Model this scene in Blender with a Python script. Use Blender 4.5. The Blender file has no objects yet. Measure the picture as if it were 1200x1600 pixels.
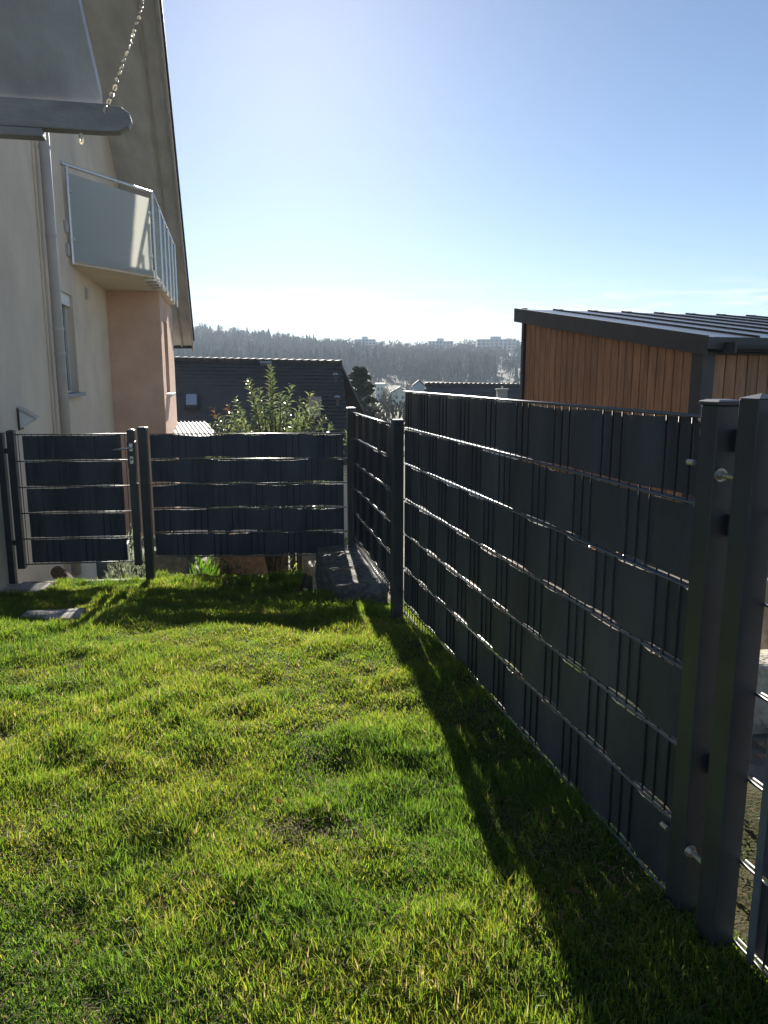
import bpy, bmesh, math, random
import numpy as np
from mathutils import Matrix, Vector

# ------------------------------------------------------------------ camera, sky, sun, exposure
SC = bpy.context.scene
COL = SC.collection
CAMZ = 1.36
PITCH = math.radians(10.37)
FPX = 1180.0
cam = bpy.data.cameras.new("camera")
cam.sensor_fit = 'VERTICAL'
cam.angle = 2 * math.atan(800 / FPX)
cam.clip_start = 0.05
cam.clip_end = 6000
cam_o = bpy.data.objects.new("camera", cam)
COL.objects.link(cam_o)
cam_o.location = (0, 0, CAMZ)
cam_o.rotation_euler = (math.radians(90) - PITCH, 0, 0)
SC.camera = cam_o

SUN_EL = math.radians(24.0)
SUN_AZ = math.radians(-6.3)          # from +Y, positive to the right
world = bpy.data.worlds.new("World")
SC.world = world
world.use_nodes = True
wt = world.node_tree
wt.nodes.clear()
w_out = wt.nodes.new("ShaderNodeOutputWorld")
w_bg = wt.nodes.new("ShaderNodeBackground")
w_sky = wt.nodes.new("ShaderNodeTexSky")
w_sky.sky_type = 'NISHITA'
w_sky.sun_disc = False
w_sky.sun_elevation = SUN_EL
w_sky.sun_rotation = SUN_AZ
w_sky.altitude = 300
w_sky.air_density = 0.8
w_sky.dust_density = 0.2
w_sky.ozone_density = 2.6
w_bg.inputs[1].default_value = 0.05
# thin streaks of cloud low above the horizon, all the way round
w_tc = wt.nodes.new("ShaderNodeTexCoord")
w_sep = wt.nodes.new("ShaderNodeSeparateXYZ")
w_map = wt.nodes.new("ShaderNodeMapping")
w_map.inputs['Scale'].default_value = (5.0, 5.0, 60.0)
w_map.inputs['Location'].default_value = (3.1, 0.4, 0.2)
w_noise = wt.nodes.new("ShaderNodeTexNoise")
w_noise.inputs['Scale'].default_value = 1.6
w_noise.inputs['Detail'].default_value = 6
w_noise.inputs['Roughness'].default_value = 0.55
w_ramp = wt.nodes.new("ShaderNodeValToRGB")
w_ramp.color_ramp.elements[0].position = 0.50
w_ramp.color_ramp.elements[1].position = 0.72
w_band = wt.nodes.new("ShaderNodeValToRGB")
cr = w_band.color_ramp
cr.elements[0].position = 0.0
cr.elements[0].color = (1, 1, 1, 1)
cr.elements[1].position = 0.115
cr.elements[1].color = (0, 0, 0, 1)
e = cr.elements.new(0.075)
e.color = (0.8, 0.8, 0.8, 1)
w_mul = wt.nodes.new("ShaderNodeMath")
w_mul.operation = 'MULTIPLY'
w_mix = wt.nodes.new("ShaderNodeMixRGB")
w_mix.inputs[2].default_value = (13.5, 12.2, 9.8, 1)
L = wt.links.new
L(w_tc.outputs['Generated'], w_sep.inputs[0])
L(w_tc.outputs['Generated'], w_map.inputs[0])
L(w_map.outputs[0], w_noise.inputs['Vector'])
L(w_noise.outputs[0], w_ramp.inputs[0])
L(w_sep.outputs['Z'], w_band.inputs[0])
L(w_ramp.outputs[0], w_mul.inputs[0])
L(w_band.outputs[0], w_mul.inputs[1])
L(w_mul.outputs[0], w_mix.inputs[0])
L(w_sky.outputs[0], w_mix.inputs[1])
L(w_mix.outputs[0], w_bg.inputs[0])
L(w_bg.outputs[0], w_out.inputs[0])

sun = bpy.data.lights.new("sun", 'SUN')
sun.energy = 5.0
sun.angle = math.radians(0.5)
sun.color = (1.0, 0.93, 0.82)
sun_o = bpy.data.objects.new("sun", sun)
COL.objects.link(sun_o)
sd = Vector((math.sin(SUN_AZ) * math.cos(SUN_EL), math.cos(SUN_AZ) * math.cos(SUN_EL), math.sin(SUN_EL)))
sun_o.rotation_euler = sd.to_track_quat('Z', 'Y').to_euler()
sun_o.location = sd * 60

SC.view_settings.view_transform = 'Standard'
SC.view_settings.look = 'None'
SC.view_settings.exposure = 1.34
SC.view_settings.gamma = 1.0
SC.view_settings.use_curve_mapping = False
SC.render.engine = 'CYCLES'
SC.cycles.use_denoising = True
SC.cycles.max_bounces = 6
SC.cycles.diffuse_bounces = 3
SC.cycles.transmission_bounces = 6
SC.cycles.transparent_max_bounces = 12
SC.cycles.volume_bounces = 0
SC.cycles.sample_clamp_indirect = 6

random.seed(7)
RNG = np.random.default_rng(11)
R = random.uniform


# ------------------------------------------------------------------ helpers
def P(px, py, depth):
    """point of the place seen at a pixel of the 1200x1600 photograph, at a given distance ahead"""
    v = py - 800
    fwd = FPX * math.cos(PITCH) - v * math.sin(PITCH)
    dn = v * math.cos(PITCH) + FPX * math.sin(PITCH)
    return Vector(((px - 600) / fwd * depth, depth, CAMZ - dn / fwd * depth))


class Fr:
    """upright frame: s along azimuth az, t to its right, z up"""
    def __init__(self, ox, oy, az_deg):
        a = math.radians(az_deg)
        self.o = (ox, oy)
        self.u = (math.sin(a), math.cos(a))
        self.n = (math.cos(a), -math.sin(a))
        self.rotz = -a            # object rotation that maps local y to u

    def __call__(self, s, t, z):
        return (self.o[0] + s * self.u[0] + t * self.n[0], self.o[1] + s * self.u[1] + t * self.n[1], z)


WORLD = Fr(0, 0, 0)               # s = y, t = x


def vnoise(x, y, scale, seed=0):
    x = np.asarray(x, dtype=float) * scale + seed * 17.31
    y = np.asarray(y, dtype=float) * scale + seed * 9.73
    xi = np.floor(x).astype(np.int64)
    yi = np.floor(y).astype(np.int64)
    fx = x - xi
    fy = y - yi
    fx = fx * fx * (3 - 2 * fx)
    fy = fy * fy * (3 - 2 * fy)

    def h(a, b):
        n = (a * 374761393 + b * 668265263 + seed * 1442695041) & 0x7fffffff
        n = ((n ^ (n >> 13)) * 1274126177) & 0x7fffffff
        return ((n ^ (n >> 16)) & 0xffff) / 65535.0
    return (h(xi, yi) * (1 - fx) + h(xi + 1, yi) * fx) * (1 - fy) + (h(xi, yi + 1) * (1 - fx) + h(xi + 1, yi + 1) * fx) * fy


class MB:
    def __init__(self):
        self.v = []
        self.f = []

    def add(self, verts, faces):
        b = len(self.v)
        self.v += [tuple(p) for p in verts]
        self.f += [tuple(i + b for i in f) for f in faces]
        return self

    def box(self, fr, s0, s1, t0, t1, z0, z1):
        c = [fr(s, t, z) for z in (z0, z1) for (s, t) in ((s0, t0), (s0, t1), (s1, t1), (s1, t0))]
        return self.hexa(c)

    def hexa(self, c):
        fs = [(0, 1, 2, 3), (7, 6, 5, 4), (0, 4, 5, 1), (1, 5, 6, 2), (2, 6, 7, 3), (3, 7, 4, 0)]
        return self.add(c, fs)

    def prism(self, poly, ext):
        """poly: 3-D points; ext: vector"""
        n = len(poly)
        e = Vector(ext)
        vs = [Vector(p) for p in poly] + [Vector(p) + e for p in poly]
        fs = [tuple(range(n)), tuple(range(2 * n - 1, n - 1, -1))]
        for i in range(n):
            j = (i + 1) % n
            fs.append((i, i + n, j + n, j))
        return self.add(vs, fs)

    def tube(self, pts, r, n=6, caps=True):
        pts = [Vector(p) for p in pts]
        rs = r if isinstance(r, (list, tuple)) else [r] * len(pts)
        vs, fs = [], []
        for i, p in enumerate(pts):
            d = (pts[min(i + 1, len(pts) - 1)] - pts[max(i - 1, 0)]).normalized()
            a = d.cross(Vector((0, 0, 1)))
            if a.length < 1e-3:
                a = d.cross(Vector((1, 0, 0)))
            a.normalize()
            b = d.cross(a)
            for k in range(n):
                w = 2 * math.pi * k / n
                vs.append(p + (a * math.cos(w) + b * math.sin(w)) * rs[i])
        for i in range(len(pts) - 1):
            for k in range(n):
                k2 = (k + 1) % n
                fs.append((i * n + k, i * n + k2, (i + 1) * n + k2, (i + 1) * n + k))
        if caps:
            fs.append(tuple(range(n - 1, -1, -1)))
            fs.append(tuple(range((len(pts) - 1) * n, len(pts) * n)))
        return self.add(vs, fs)

    def mesh(self, name, smooth=False):
        me = bpy.data.meshes.new(name)
        me.from_pydata(self.v, [], self.f)
        bm = bmesh.new()
        bm.from_mesh(me)
        bmesh.ops.recalc_face_normals(bm, faces=bm.faces)
        bm.to_mesh(me)
        bm.free()
        me.update()
        if smooth:
            me.polygons.foreach_set('use_smooth', [True] * len(me.polygons))
        return me

    def build(self, name, m, parent=None, smooth=False, bevel=0, **props):
        return put(name, self.mesh(name, smooth), m, parent, bevel=bevel, **props)


MATW = {}


def put(name, me, m, parent=None, mw=None, bevel=0, **props):
    o = bpy.data.objects.new(name, me)
    COL.objects.link(o)
    if m is not None and len(me.materials) == 0:
        me.materials.append(m)
    if mw is not None:
        o.matrix_basis = mw
    MATW[o] = o.matrix_basis.copy() if mw is not None else Matrix.Identity(4)
    if parent is not None:
        o.parent = parent
        o.matrix_parent_inverse = MATW[parent].inverted()
    if bevel:
        b = o.modifiers.new("bevel", 'BEVEL')
        b.width = bevel
        b.segments = 2
        b.limit_method = 'ANGLE'
        b.angle_limit = math.radians(40)
    for k, v in props.items():
        o[k] = v
    return o


def thing(name, loc, label, category, group=None, rotz=0):
    o = bpy.data.objects.new(name, None)
    o.empty_display_size = 0.1
    COL.objects.link(o)
    o.matrix_basis = Matrix.Translation(Vector(loc)) @ Matrix.Rotation(rotz, 4, 'Z')
    MATW[o] = o.matrix_basis.copy()
    o["label"] = label
    o["category"] = category
    if group:
        o["group"] = group
    return o


def mat(name, base, rough=0.6, var=0.15, scale=6.0, bump=0.0, bscale=60.0, metal=0.0, spec=0.5, tint=None, detail=6, coat=0.0,
        grain=None, obj_rand=0.0):
    """procedural Principled material: base colour with a soft second tone, fine relief and varying gloss"""
    m = bpy.data.materials.new(name)
    m.use_nodes = True
    nt = m.node_tree
    b = nt.nodes['Principled BSDF']
    g = nt.nodes.new("ShaderNodeNewGeometry")
    mp = nt.nodes.new("ShaderNodeMapping")
    nt.links.new(g.outputs['Position'], mp.inputs[0])
    if grain:
        mp.inputs['Scale'].default_value = grain
    n1 = nt.nodes.new("ShaderNodeTexNoise")
    n1.inputs['Scale'].default_value = scale
    n1.inputs['Detail'].default_value = detail
    n1.inputs['Roughness'].default_value = 0.6
    nt.links.new(mp.outputs[0], n1.inputs['Vector'])
    mx = nt.nodes.new("ShaderNodeMixRGB")
    base = tuple(base)
    t2 = tint if tint else tuple(c * (1 - 2 * var) for c in base)
    hi = tuple(min(1, c * (1 + var)) for c in base)
    mx.inputs[1].default_value = (*hi, 1)
    mx.inputs[2].default_value = (*t2, 1)
    rp = nt.nodes.new("ShaderNodeMapRange")
    rp.inputs[1].default_value = 0.32
    rp.inputs[2].default_value = 0.72
    nt.links.new(n1.outputs[0], rp.inputs[0])
    nt.links.new(rp.outputs[0], mx.inputs[0])
    colout = mx.outputs[0]
    if obj_rand:
        oi = nt.nodes.new("ShaderNodeObjectInfo")
        mr = nt.nodes.new("ShaderNodeMapRange")
        mr.inputs[3].default_value = 1 - obj_rand
        mr.inputs[4].default_value = 1 + obj_rand
        nt.links.new(oi.outputs['Random'], mr.inputs[0])
        hs = nt.nodes.new("ShaderNodeHueSaturation")
        nt.links.new(colout, hs.inputs['Color'])
        nt.links.new(mr.outputs[0], hs.inputs['Value'])
        colout = hs.outputs[0]
    nt.links.new(colout, b.inputs['Base Color'])
    b.inputs['Metallic'].default_value = metal
    b.inputs['Specular IOR Level'].default_value = spec
    b.inputs['Coat Weight'].default_value = coat
    rr = nt.nodes.new("ShaderNodeMapRange")
    rr.inputs[3].default_value = max(0.02, rough - 0.1)
    rr.inputs[4].default_value = min(1, rough + 0.1)
    nt.links.new(n1.outputs[0], rr.inputs[0])
    nt.links.new(rr.outputs[0], b.inputs['Roughness'])
    if bump:
        n2 = nt.nodes.new("ShaderNodeTexNoise")
        n2.inputs['Scale'].default_value = bscale
        n2.inputs['Detail'].default_value = 5
        nt.links.new(mp.outputs[0], n2.inputs['Vector'])
        bp = nt.nodes.new("ShaderNodeBump")
        bp.inputs['Strength'].default_value = bump
        bp.inputs['Distance'].default_value = 0.02
        nt.links.new(n2.outputs[0], bp.inputs['Height'])
        nt.links.new(bp.outputs[0], b.inputs['Normal'])
    return m


def leaf_mat(name, attr="tone", trans=0.45, rough=0.45, sat=1.0, spec=0.4):
    """thin leaf: colour carried by the leaf's own tone attribute, light passes through it"""
    m = bpy.data.materials.new(name)
    m.use_nodes = True
    nt = m.node_tree
    b = nt.nodes['Principled BSDF']
    out = nt.nodes['Material Output']
    a = nt.nodes.new("ShaderNodeAttribute")
    a.attribute_name = attr
    nt.links.new(a.outputs['Color'], b.inputs['Base Color'])
    b.inputs['Roughness'].default_value = rough
    b.inputs['Specular IOR Level'].default_value = spec
    tr = nt.nodes.new("ShaderNodeBsdfTranslucent")
    hs = nt.nodes.new("ShaderNodeHueSaturation")
    hs.inputs['Hue'].default_value = 0.488
    hs.inputs['Saturation'].default_value = 1.1 * sat
    hs.inputs['Value'].default_value = 1.6
    nt.links.new(a.outputs['Color'], hs.inputs['Color'])
    nt.links.new(hs.outputs[0], tr.inputs[0])
    mx = nt.nodes.new("ShaderNodeMixShader")
    mx.inputs[0].default_value = trans
    nt.links.new(b.outputs[0], mx.inputs[1])
    nt.links.new(tr.outputs[0], mx.inputs[2])
    nt.links.new(mx.outputs[0], out.inputs[0])
    return m


def np_mesh(name, verts, loops, starts, totals, color=None, smooth=True):
    me = bpy.data.meshes.new(name)
    me.vertices.add(len(verts))
    me.vertices.foreach_set('co', np.ascontiguousarray(verts, dtype=np.float32).ravel())
    me.loops.add(len(loops))
    me.loops.foreach_set('vertex_index', np.ascontiguousarray(loops, dtype=np.int32))
    me.polygons.add(len(starts))
    me.polygons.foreach_set('loop_start', np.ascontiguousarray(starts, dtype=np.int32))
    me.polygons.foreach_set('loop_total', np.ascontiguousarray(totals, dtype=np.int32))
    if smooth:
        me.polygons.foreach_set('use_smooth', np.ones(len(starts), dtype=bool))
    me.update(calc_edges=True)
    if color is not None:
        at = me.color_attributes.new("tone", 'FLOAT_COLOR', 'POINT')
        c4 = np.ones((len(verts), 4), dtype=np.float32)
        c4[:, :3] = color
        at.data.foreach_set('color', c4.ravel())
    return me


def tri_mesh(name, tris, color=None, smooth=False):
    """tris: (n,3,3) array, colour per triangle (n,3)"""
    n = len(tris)
    col = None if color is None else np.repeat(color, 3, axis=0)
    return np_mesh(name, tris.reshape(-1, 3), np.arange(3 * n), np.arange(n) * 3, np.full(n, 3), col, smooth)


def leaf_quads(centres, dirs, ups, length, width, colors, fold=0.25):
    """leaf of four triangles: stem, two sides, tip, folded along its rib"""
    d = dirs / (np.linalg.norm(dirs, axis=1, keepdims=True) + 1e-9)
    side = np.cross(d, ups)
    side /= (np.linalg.norm(side, axis=1, keepdims=True) + 1e-9)
    nrm = np.cross(side, d)
    l = length[:, None]
    w = width[:, None]
    base = centres
    mid = centres + d * l * 0.5
    tip = centres + d * l - nrm * l * 0.12
    a = mid + side * w * 0.5 + nrm * w * fold
    b = mid - side * w * 0.5 + nrm * w * fold
    t = np.stack([np.stack([base, a, mid], 1), np.stack([base, mid, b], 1), np.stack([a, tip, mid], 1), np.stack([mid, tip, b], 1)], 1)
    return t.reshape(-1, 3, 3), np.repeat(colors, 4, axis=0)


# ------------------------------------------------------------------ materials
M = {}
M['soil'] = mat('soil', (0.065, 0.055, 0.028), 0.95, 0.3, 5, 0.6, 90, tint=(0.035, 0.045, 0.015), spec=0.1)
M['ground'] = mat('ground', (0.045, 0.05, 0.022), 0.95, 0.3, 0.06, 0, tint=(0.04, 0.032, 0.02))
M['gravel'] = mat('gravel', (0.20, 0.18, 0.15), 0.9, 0.3, 9, 0.9, 70, tint=(0.07, 0.05, 0.035))
M['steel'] = mat('anthracite_steel', (0.046, 0.046, 0.050), 0.40, 0.12, 9, 0.06, 300, spec=0.5)
M['wire'] = mat('anthracite_wire', (0.06, 0.063, 0.07), 0.36, 0.1, 20, 0.0, 300, spec=0.9, coat=0.8)
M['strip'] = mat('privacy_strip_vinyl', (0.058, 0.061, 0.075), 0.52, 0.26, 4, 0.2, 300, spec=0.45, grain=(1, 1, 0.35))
M['upright_wire'] = mat('anthracite_upright_wire', (0.030, 0.030, 0.033), 0.5, 0.1, 20, 0, spec=0.25)
M['zinc'] = mat('zinc', (0.55, 0.54, 0.50), 0.35, 0.15, 60, 0.1, 200, metal=0.9)
M['alu'] = mat('brushed_alu', (0.6, 0.6, 0.6), 0.3, 0.08, 40, 0, metal=0.9)
M['edge'] = mat('grey_edge_profile', (0.13, 0.15, 0.17), 0.45, 0.1, 12, 0)
M['stone'] = mat('granite', (0.15, 0.145, 0.13), 0.85, 0.3, 22, 0.8, 60, tint=(0.06, 0.065, 0.05))
M['pale_stone'] = mat('pale_stone', (0.46, 0.42, 0.33), 0.9, 0.2, 14, 0.8, 40, tint=(0.24, 0.20, 0.14))
M['red_stone'] = mat('reddish_stone', (0.30, 0.19, 0.13), 0.9, 0.25, 16, 0.7, 50)
M['concrete'] = mat('concrete', (0.40, 0.38, 0.34), 0.9, 0.2, 14, 0.4, 120, tint=(0.2, 0.19, 0.16))
M['render'] = mat('cream_render', (0.84, 0.71, 0.56), 0.92, 0.04, 1.1, 0.6, 160, tint=(0.68, 0.56, 0.45))
M['peach'] = mat('peach_render', (0.78, 0.53, 0.40), 0.92, 0.05, 2.2, 0.6, 160, tint=(0.66, 0.425, 0.31))
M['soffit'] = mat('soffit_board', (0.54, 0.54, 0.56), 0.75, 0.12, 3, 0.2, 50, grain=(1, 0.15, 1))
M['barge'] = mat('barge_board', (0.45, 0.40, 0.36), 0.7, 0.1, 5, 0.15, 60)
M['beam'] = mat('grey_beam', (0.34, 0.325, 0.31), 0.6, 0.2, 6, 0.3, 60, grain=(0.3, 1, 1))
M['pvc'] = mat('grey_pvc', (0.50, 0.47, 0.45), 0.42, 0.06, 4, 0.03, 100)
M['roof'] = mat('dark_tile', (0.034, 0.032, 0.033), 0.62, 0.25, 2.2, 0.3, 30, tint=(0.085, 0.075, 0.06))
M['sill'] = mat('stone_sill', (0.36, 0.36, 0.37), 0.7, 0.12, 18, 0.2, 120)
M['glass_dark'] = mat('window_glass', (0.012, 0.013, 0.015), 0.12, 0.1, 3, 0, spec=0.3)
M['white'] = mat('white_frame', (0.7, 0.7, 0.68), 0.4, 0.05, 10, 0)
M['wood'] = mat('larch_board', (0.38, 0.185, 0.088), 0.62, 0.18, 5, 0.35, 40, tint=(0.20, 0.10, 0.055), grain=(5, 5, 0.5), obj_rand=0.16)
M['trim'] = mat('anthracite_trim', (0.045, 0.045, 0.048), 0.45, 0.1, 4, 0.05, 80)
M['seam'] = mat('standing_seam_metal', (0.075, 0.073, 0.075), 0.28, 0.1, 2, 0.05, 40, metal=0.35)
M['render_far'] = mat('far_render', (0.62, 0.60, 0.56), 0.9, 0.06, 0.4, 0)
M['window_far'] = mat('far_window', (0.05, 0.06, 0.075), 0.25, 0.1, 1, 0)
M['poly'] = mat('ribbed_canopy_sheet', (0.66, 0.70, 0.70), 0.3, 0.05, 3, 0)
M['bark'] = mat('bark', (0.085, 0.065, 0.045), 0.9, 0.3, 14, 0.8, 40)
M['log'] = mat('log_bark', (0.12, 0.08, 0.055), 0.9, 0.35, 40, 0.9, 90, grain=(1, 1, 0.3))
M['crate'] = mat('blue_grey_plastic', (0.10, 0.12, 0.16), 0.5, 0.1, 8, 0)
M['chain'] = mat('pale_chain', (0.80, 0.77, 0.66), 0.35, 0.08, 30, 0)
M['leaf'] = leaf_mat('leaf', trans=0.32, rough=0.3, spec=0.9)
M['grass'] = leaf_mat('grass_blade', trans=0.55, rough=0.42, spec=0.25)
M['moss'] = leaf_mat('moss_leaf', trans=0.35, rough=0.8, spec=0.1)
M['needle'] = leaf_mat('needles', trans=0.06, rough=0.6, spec=0.2)

# frosted glass of the balcony
m = bpy.data.materials.new('frosted_glass')
m.use_nodes = True
nt = m.node_tree
b = nt.nodes['Principled BSDF']
b.inputs['Base Color'].default_value = (0.50, 0.57, 0.63, 1)
b.inputs['Roughness'].default_value = 0.3
tr = nt.nodes.new("ShaderNodeBsdfTranslucent")
tr.inputs[0].default_value = (0.95, 0.95, 0.88, 1)
mx = nt.nodes.new("ShaderNodeMixShader")
mx.inputs[0].default_value = 0.62
nt.links.new(b.outputs[0], mx.inputs[1])
nt.links.new(tr.outputs[0], mx.inputs[2])
nt.links.new(mx.outputs[0], nt.nodes['Material Output'].inputs[0])
M['frost'] = m


m = bpy.data.materials.new('clear_pane')
m.use_nodes = True
nt = m.node_tree
b = nt.nodes['Principled BSDF']
b.inputs['Base Color'].default_value = (0.55, 0.62, 0.66, 1)
b.inputs['Roughness'].default_value = 0.08
tp = nt.nodes.new("ShaderNodeBsdfTransparent")
tp.inputs[0].default_value = (0.90, 0.94, 0.94, 1)
mx = nt.nodes.new("ShaderNodeMixShader")
mx.inputs[0].default_value = 0.95
nt.links.new(b.outputs[0], mx.inputs[1])
nt.links.new(tp.outputs[0], mx.inputs[2])
nt.links.new(mx.outputs[0], nt.nodes['Material Output'].inputs[0])
M['clear'] = m
m = bpy.data.materials.new('pale_link_plastic')
m.use_nodes = True
nt = m.node_tree
b = nt.nodes['Principled BSDF']
b.inputs['Base Color'].default_value = (0.80, 0.77, 0.66, 1)
b.inputs['Roughness'].default_value = 0.3
tr = nt.nodes.new("ShaderNodeBsdfTranslucent")
tr.inputs[0].default_value = (0.85, 0.80, 0.66, 1)
mx = nt.nodes.new("ShaderNodeMixShader")
mx.inputs[0].default_value = 0.6
nt.links.new(b.outputs[0], mx.inputs[1])
nt.links.new(tr.outputs[0], mx.inputs[2])
nt.links.new(mx.outputs[0], nt.nodes['Material Output'].inputs[0])
M['chain'] = m


# ------------------------------------------------------------------ terrain
def smooth(a, b, x):
    t = np.clip((np.asarray(x, dtype=float) - a) / (b - a), 0, 1)
    return t * t * (3 - 2 * t)


FENCE_N = P(1100, 650, 1.72)       # near end of the tall fence panel
FENCE_F = P(632, 612, 4.22)
FX, FY = FENCE_F.x - FENCE_N.x, FENCE_F.y - FENCE_N.y
FAZ = math.degrees(math.atan2(FX, FY))
FF = Fr(FENCE_N.x, FENCE_N.y, FAZ)
FLEN = math.hypot(FX, FY)


def fence_x(y):
    """x of the right-hand fence line at distance y"""
    y = np.asarray(y, dtype=float)
    return np.where(y < 4.22, FENCE_N.x + (y - FENCE_N.y) * FX / FY, FENCE_F.x + (y - 4.22) * -0.165)


HO = (-3.451, 8.0)
GL = P(12, 690, 5.86)
GR = P(211, 690, 5.98)


def wall_x(y):
    return HO[0] - 0.2126 * (np.asarray(y, dtype=float) - 8)


def lawn_z(x, y):
    z = -0.325 * smooth(3.5, 6.1, y)
    z = z + 0.04 * (vnoise(x, y, 1.3, 1) - 0.5) + 0.032 * (vnoise(x, y, 4.0, 2) - 0.5) + 0.022 * (vnoise(x, y, 11.0, 3) - 0.5)
    z = z - 0.05 * smooth(0.0, 0.5, np.asarray(x) - fence_x(y))
    z = z + 0.065 * smooth(-0.45, -0.02, np.asarray(x) - fence_x(y)) * (1 - smooth(2.9, 4.0, y))
    gl = GL.y + (np.asarray(x) - GL.x) * (GR.y - GL.y) / (GR.x - GL.x)
    z = z - 0.9 * smooth(0.10, 0.15, np.asarray(y) - gl) * (np.asarray(x) < GR.x + 0.06)
    return z


xs = np.arange(-3.4, 2.6, 0.045)
ys = np.arange(0.2, 6.24, 0.045)
mb_v, idx = [], {}
gx, gy = np.meshgrid(xs, ys)
gx = np.clip(gx, wall_x(gy) + 0.02, fence_x(gy) + 0.7)
far_right = np.where(gy > 5.2, -0.66, 9.0)      # the lawn stops short of the steps beside the stone block
gx = np.minimum(gx, np.where(gy > 5.25, -0.66 + 0.9 * np.clip(5.5 - gy, 0, 0.25), 9.0))
gz = lawn_z(gx, gy)
nx, ny = len(xs), len(ys)
verts = np.stack([gx, gy, gz], -1).reshape(-1, 3)
faces = []
for j in range(ny - 1):
    for i in range(nx - 1):
        a = j * nx + i
        if gx[j, i + 1] - gx[j, i] > 1e-5 or gx[j + 1, i + 1] - gx[j + 1, i] > 1e-5:
            faces.append((a, a + 1, a + nx + 1, a + nx))
# skirt so that the lawn is a body with sides
me = bpy.data.meshes.new('lawn')
me.from_pydata([tuple(v) for v in verts], [], faces)
me.update()
me.polygons.foreach_set('use_smooth', [True] * len(me.polygons))
lawn = put('lawn', me, M['soil'], kind='structure')
mb = MB()
topL = [(float(gx[-1, i]), 6.195, float(gz[-1, i])) for i in range(0, nx, 4)]
for p, q in zip(topL[:-1], topL[1:]):
    if q[0] - p[0] > 1e-4:
        mb.hexa([(p[0], 6.195, -1.0), (q[0], 6.195, -1.0), (q[0], 6.27, -1.0), (p[0], 6.27, -1.0),
                 (p[0], 6.195, p[2]), (q[0], 6.195, q[2]), (q[0], 6.27, q[2] - .015), (p[0], 6.27, p[2] - .015)])
colr = [(-0.655, y, float(lawn_z(-0.66, y))) for y in np.arange(5.5, 6.28, 0.1)]
for p, q in zip(colr[:-1], colr[1:]):
    mb.hexa([(p[0], p[1], -1.0), (p[0] + .05, p[1], -1.0), (q[0] + .05, q[1], -1.0), (q[0], q[1], -1.0),
             (p[0], p[1], p[2]), (p[0] + .05, p[1], p[2] - .02), (q[0] + .05, q[1], q[2] - .02), (q[0], q[1], q[2])])
mb.build('lawn_bank', M['soil'], lawn)

# the wide ground: garden terraces, valley and the wooded hill
RIDGE_PX = [-900, 0, 150, 310, 400, 470, 600, 700, 810, 1200, 2200]
RIDGE_PY = [540, 528, 527, 527, 536, 544, 550, 552, 549, 552, 556]


def ridge_up(k):
    px = 600 + np.asarray(k) * 1195
    return (584 - np.interp(px, RIDGE_PX, RIDGE_PY)) / 1199 * 900 + CAMZ


GY = [-60, 5.9, 6.3, 7.5, 9, 16, 30, 70, 150, 300, 420]
GZ = [-0.95, -0.95, -0.95, -0.98, -1.15, -2.4, -4.8, -7.0, -9.0, -10.5, -5.5]


def ground_z(x, y):
    x = np.asarray(x, dtype=float)
    y = np.asarray(y, dtype=float)
    z = np.interp(y, GY, GZ)
    k = x / np.maximum(y, 1)
    up = ridge_up(k)
    t = np.clip((y - 420) / 480, 0, 1)
    hill = -5.5 + (up + 5.5) * (t ** 1.15)
    hill = hill - np.clip(y - 900, 0, None) * 0.05
    z = np.where(y > 420, hill, z)
    z = z + np.clip(y / 400, 0, 1) * 5 * (vnoise(x, y, 0.012, 5) - 0.5)
    return z


gyv = np.concatenate([np.array([-60, -20, 0, 3, 5.9, 6.3, 6.9, 7.5, 9, 12, 16, 22, 30, 45, 70, 100, 150, 200, 250, 300, 360]), np.arange(420, 905, 24), np.array([950, 1050, 1300, 1800])])
gk = np.linspace(-1.3, 1.3, 105)
vv = []
for y in gyv:
    w = max(abs(y), 40)
    xk = gk * w
    zk = ground_z(xk, np.full_like(xk, y))
    vv += [(float(a), float(y), float(c)) for a, c in zip(xk, zk)]
ff = []
nk = len(gk)
for j in range(len(gyv) - 1):
    for i in range(nk - 1):
        a = j * nk + i
        ff.append((a, a + 1, a + nk + 1, a + nk))
me = bpy.data.meshes.new('ground')
me.from_pydata(vv, [], ff)
me.polygons.foreach_set('use_smooth', [True] * len(me.polygons))
put('ground', me, M['ground'], kind='structure')

# bright meadow on the valley floor
mc = P(622, 634, 300)
mb = MB()
pts = []
for k in range(18):
    a = 2 * math.pi * k / 18
    x, y = mc.x + math.cos(a) * 9 * R(.85, 1.1), 300 + math.sin(a) * 60
    pts.append((x, y, float(ground_z(x, y)) + 0.5))
mb.add(pts + [(mc.x, 300, float(ground_z(mc.x, 300)) + 1.2)], [(k, (k + 1) % 18, 18) for k in range(18)])
mb.build('meadow', mat('meadow_grass', (0.12, 0.22, 0.04), 0.9, 0.2, 0.05, 0), kind='structure', smooth=True)

# yard on the far side of the right-hand fence
mb = MB()
n = 26
vs, fs = [], []
for j in range(n):
    for i in range(n):
        y = -1 + j * 0.42
        x = float(fence_x(min(y, 6.0))) + 0.35 + i * 0.25
        vs.append((x, y, -0.075 + 0.05 * float(vnoise(x, y, 2.0, 8) - 0.5) - 0.5 * float(smooth(5, 9, y))))
for j in range(n - 1):
    for i in range(n - 1):
        a = j * n + i
        fs.append((a, a + 1, a + n + 1, a + n))
mb.add(vs, fs)
mb.build('yard', M['gravel'], smooth=True, kind='structure')


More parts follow.
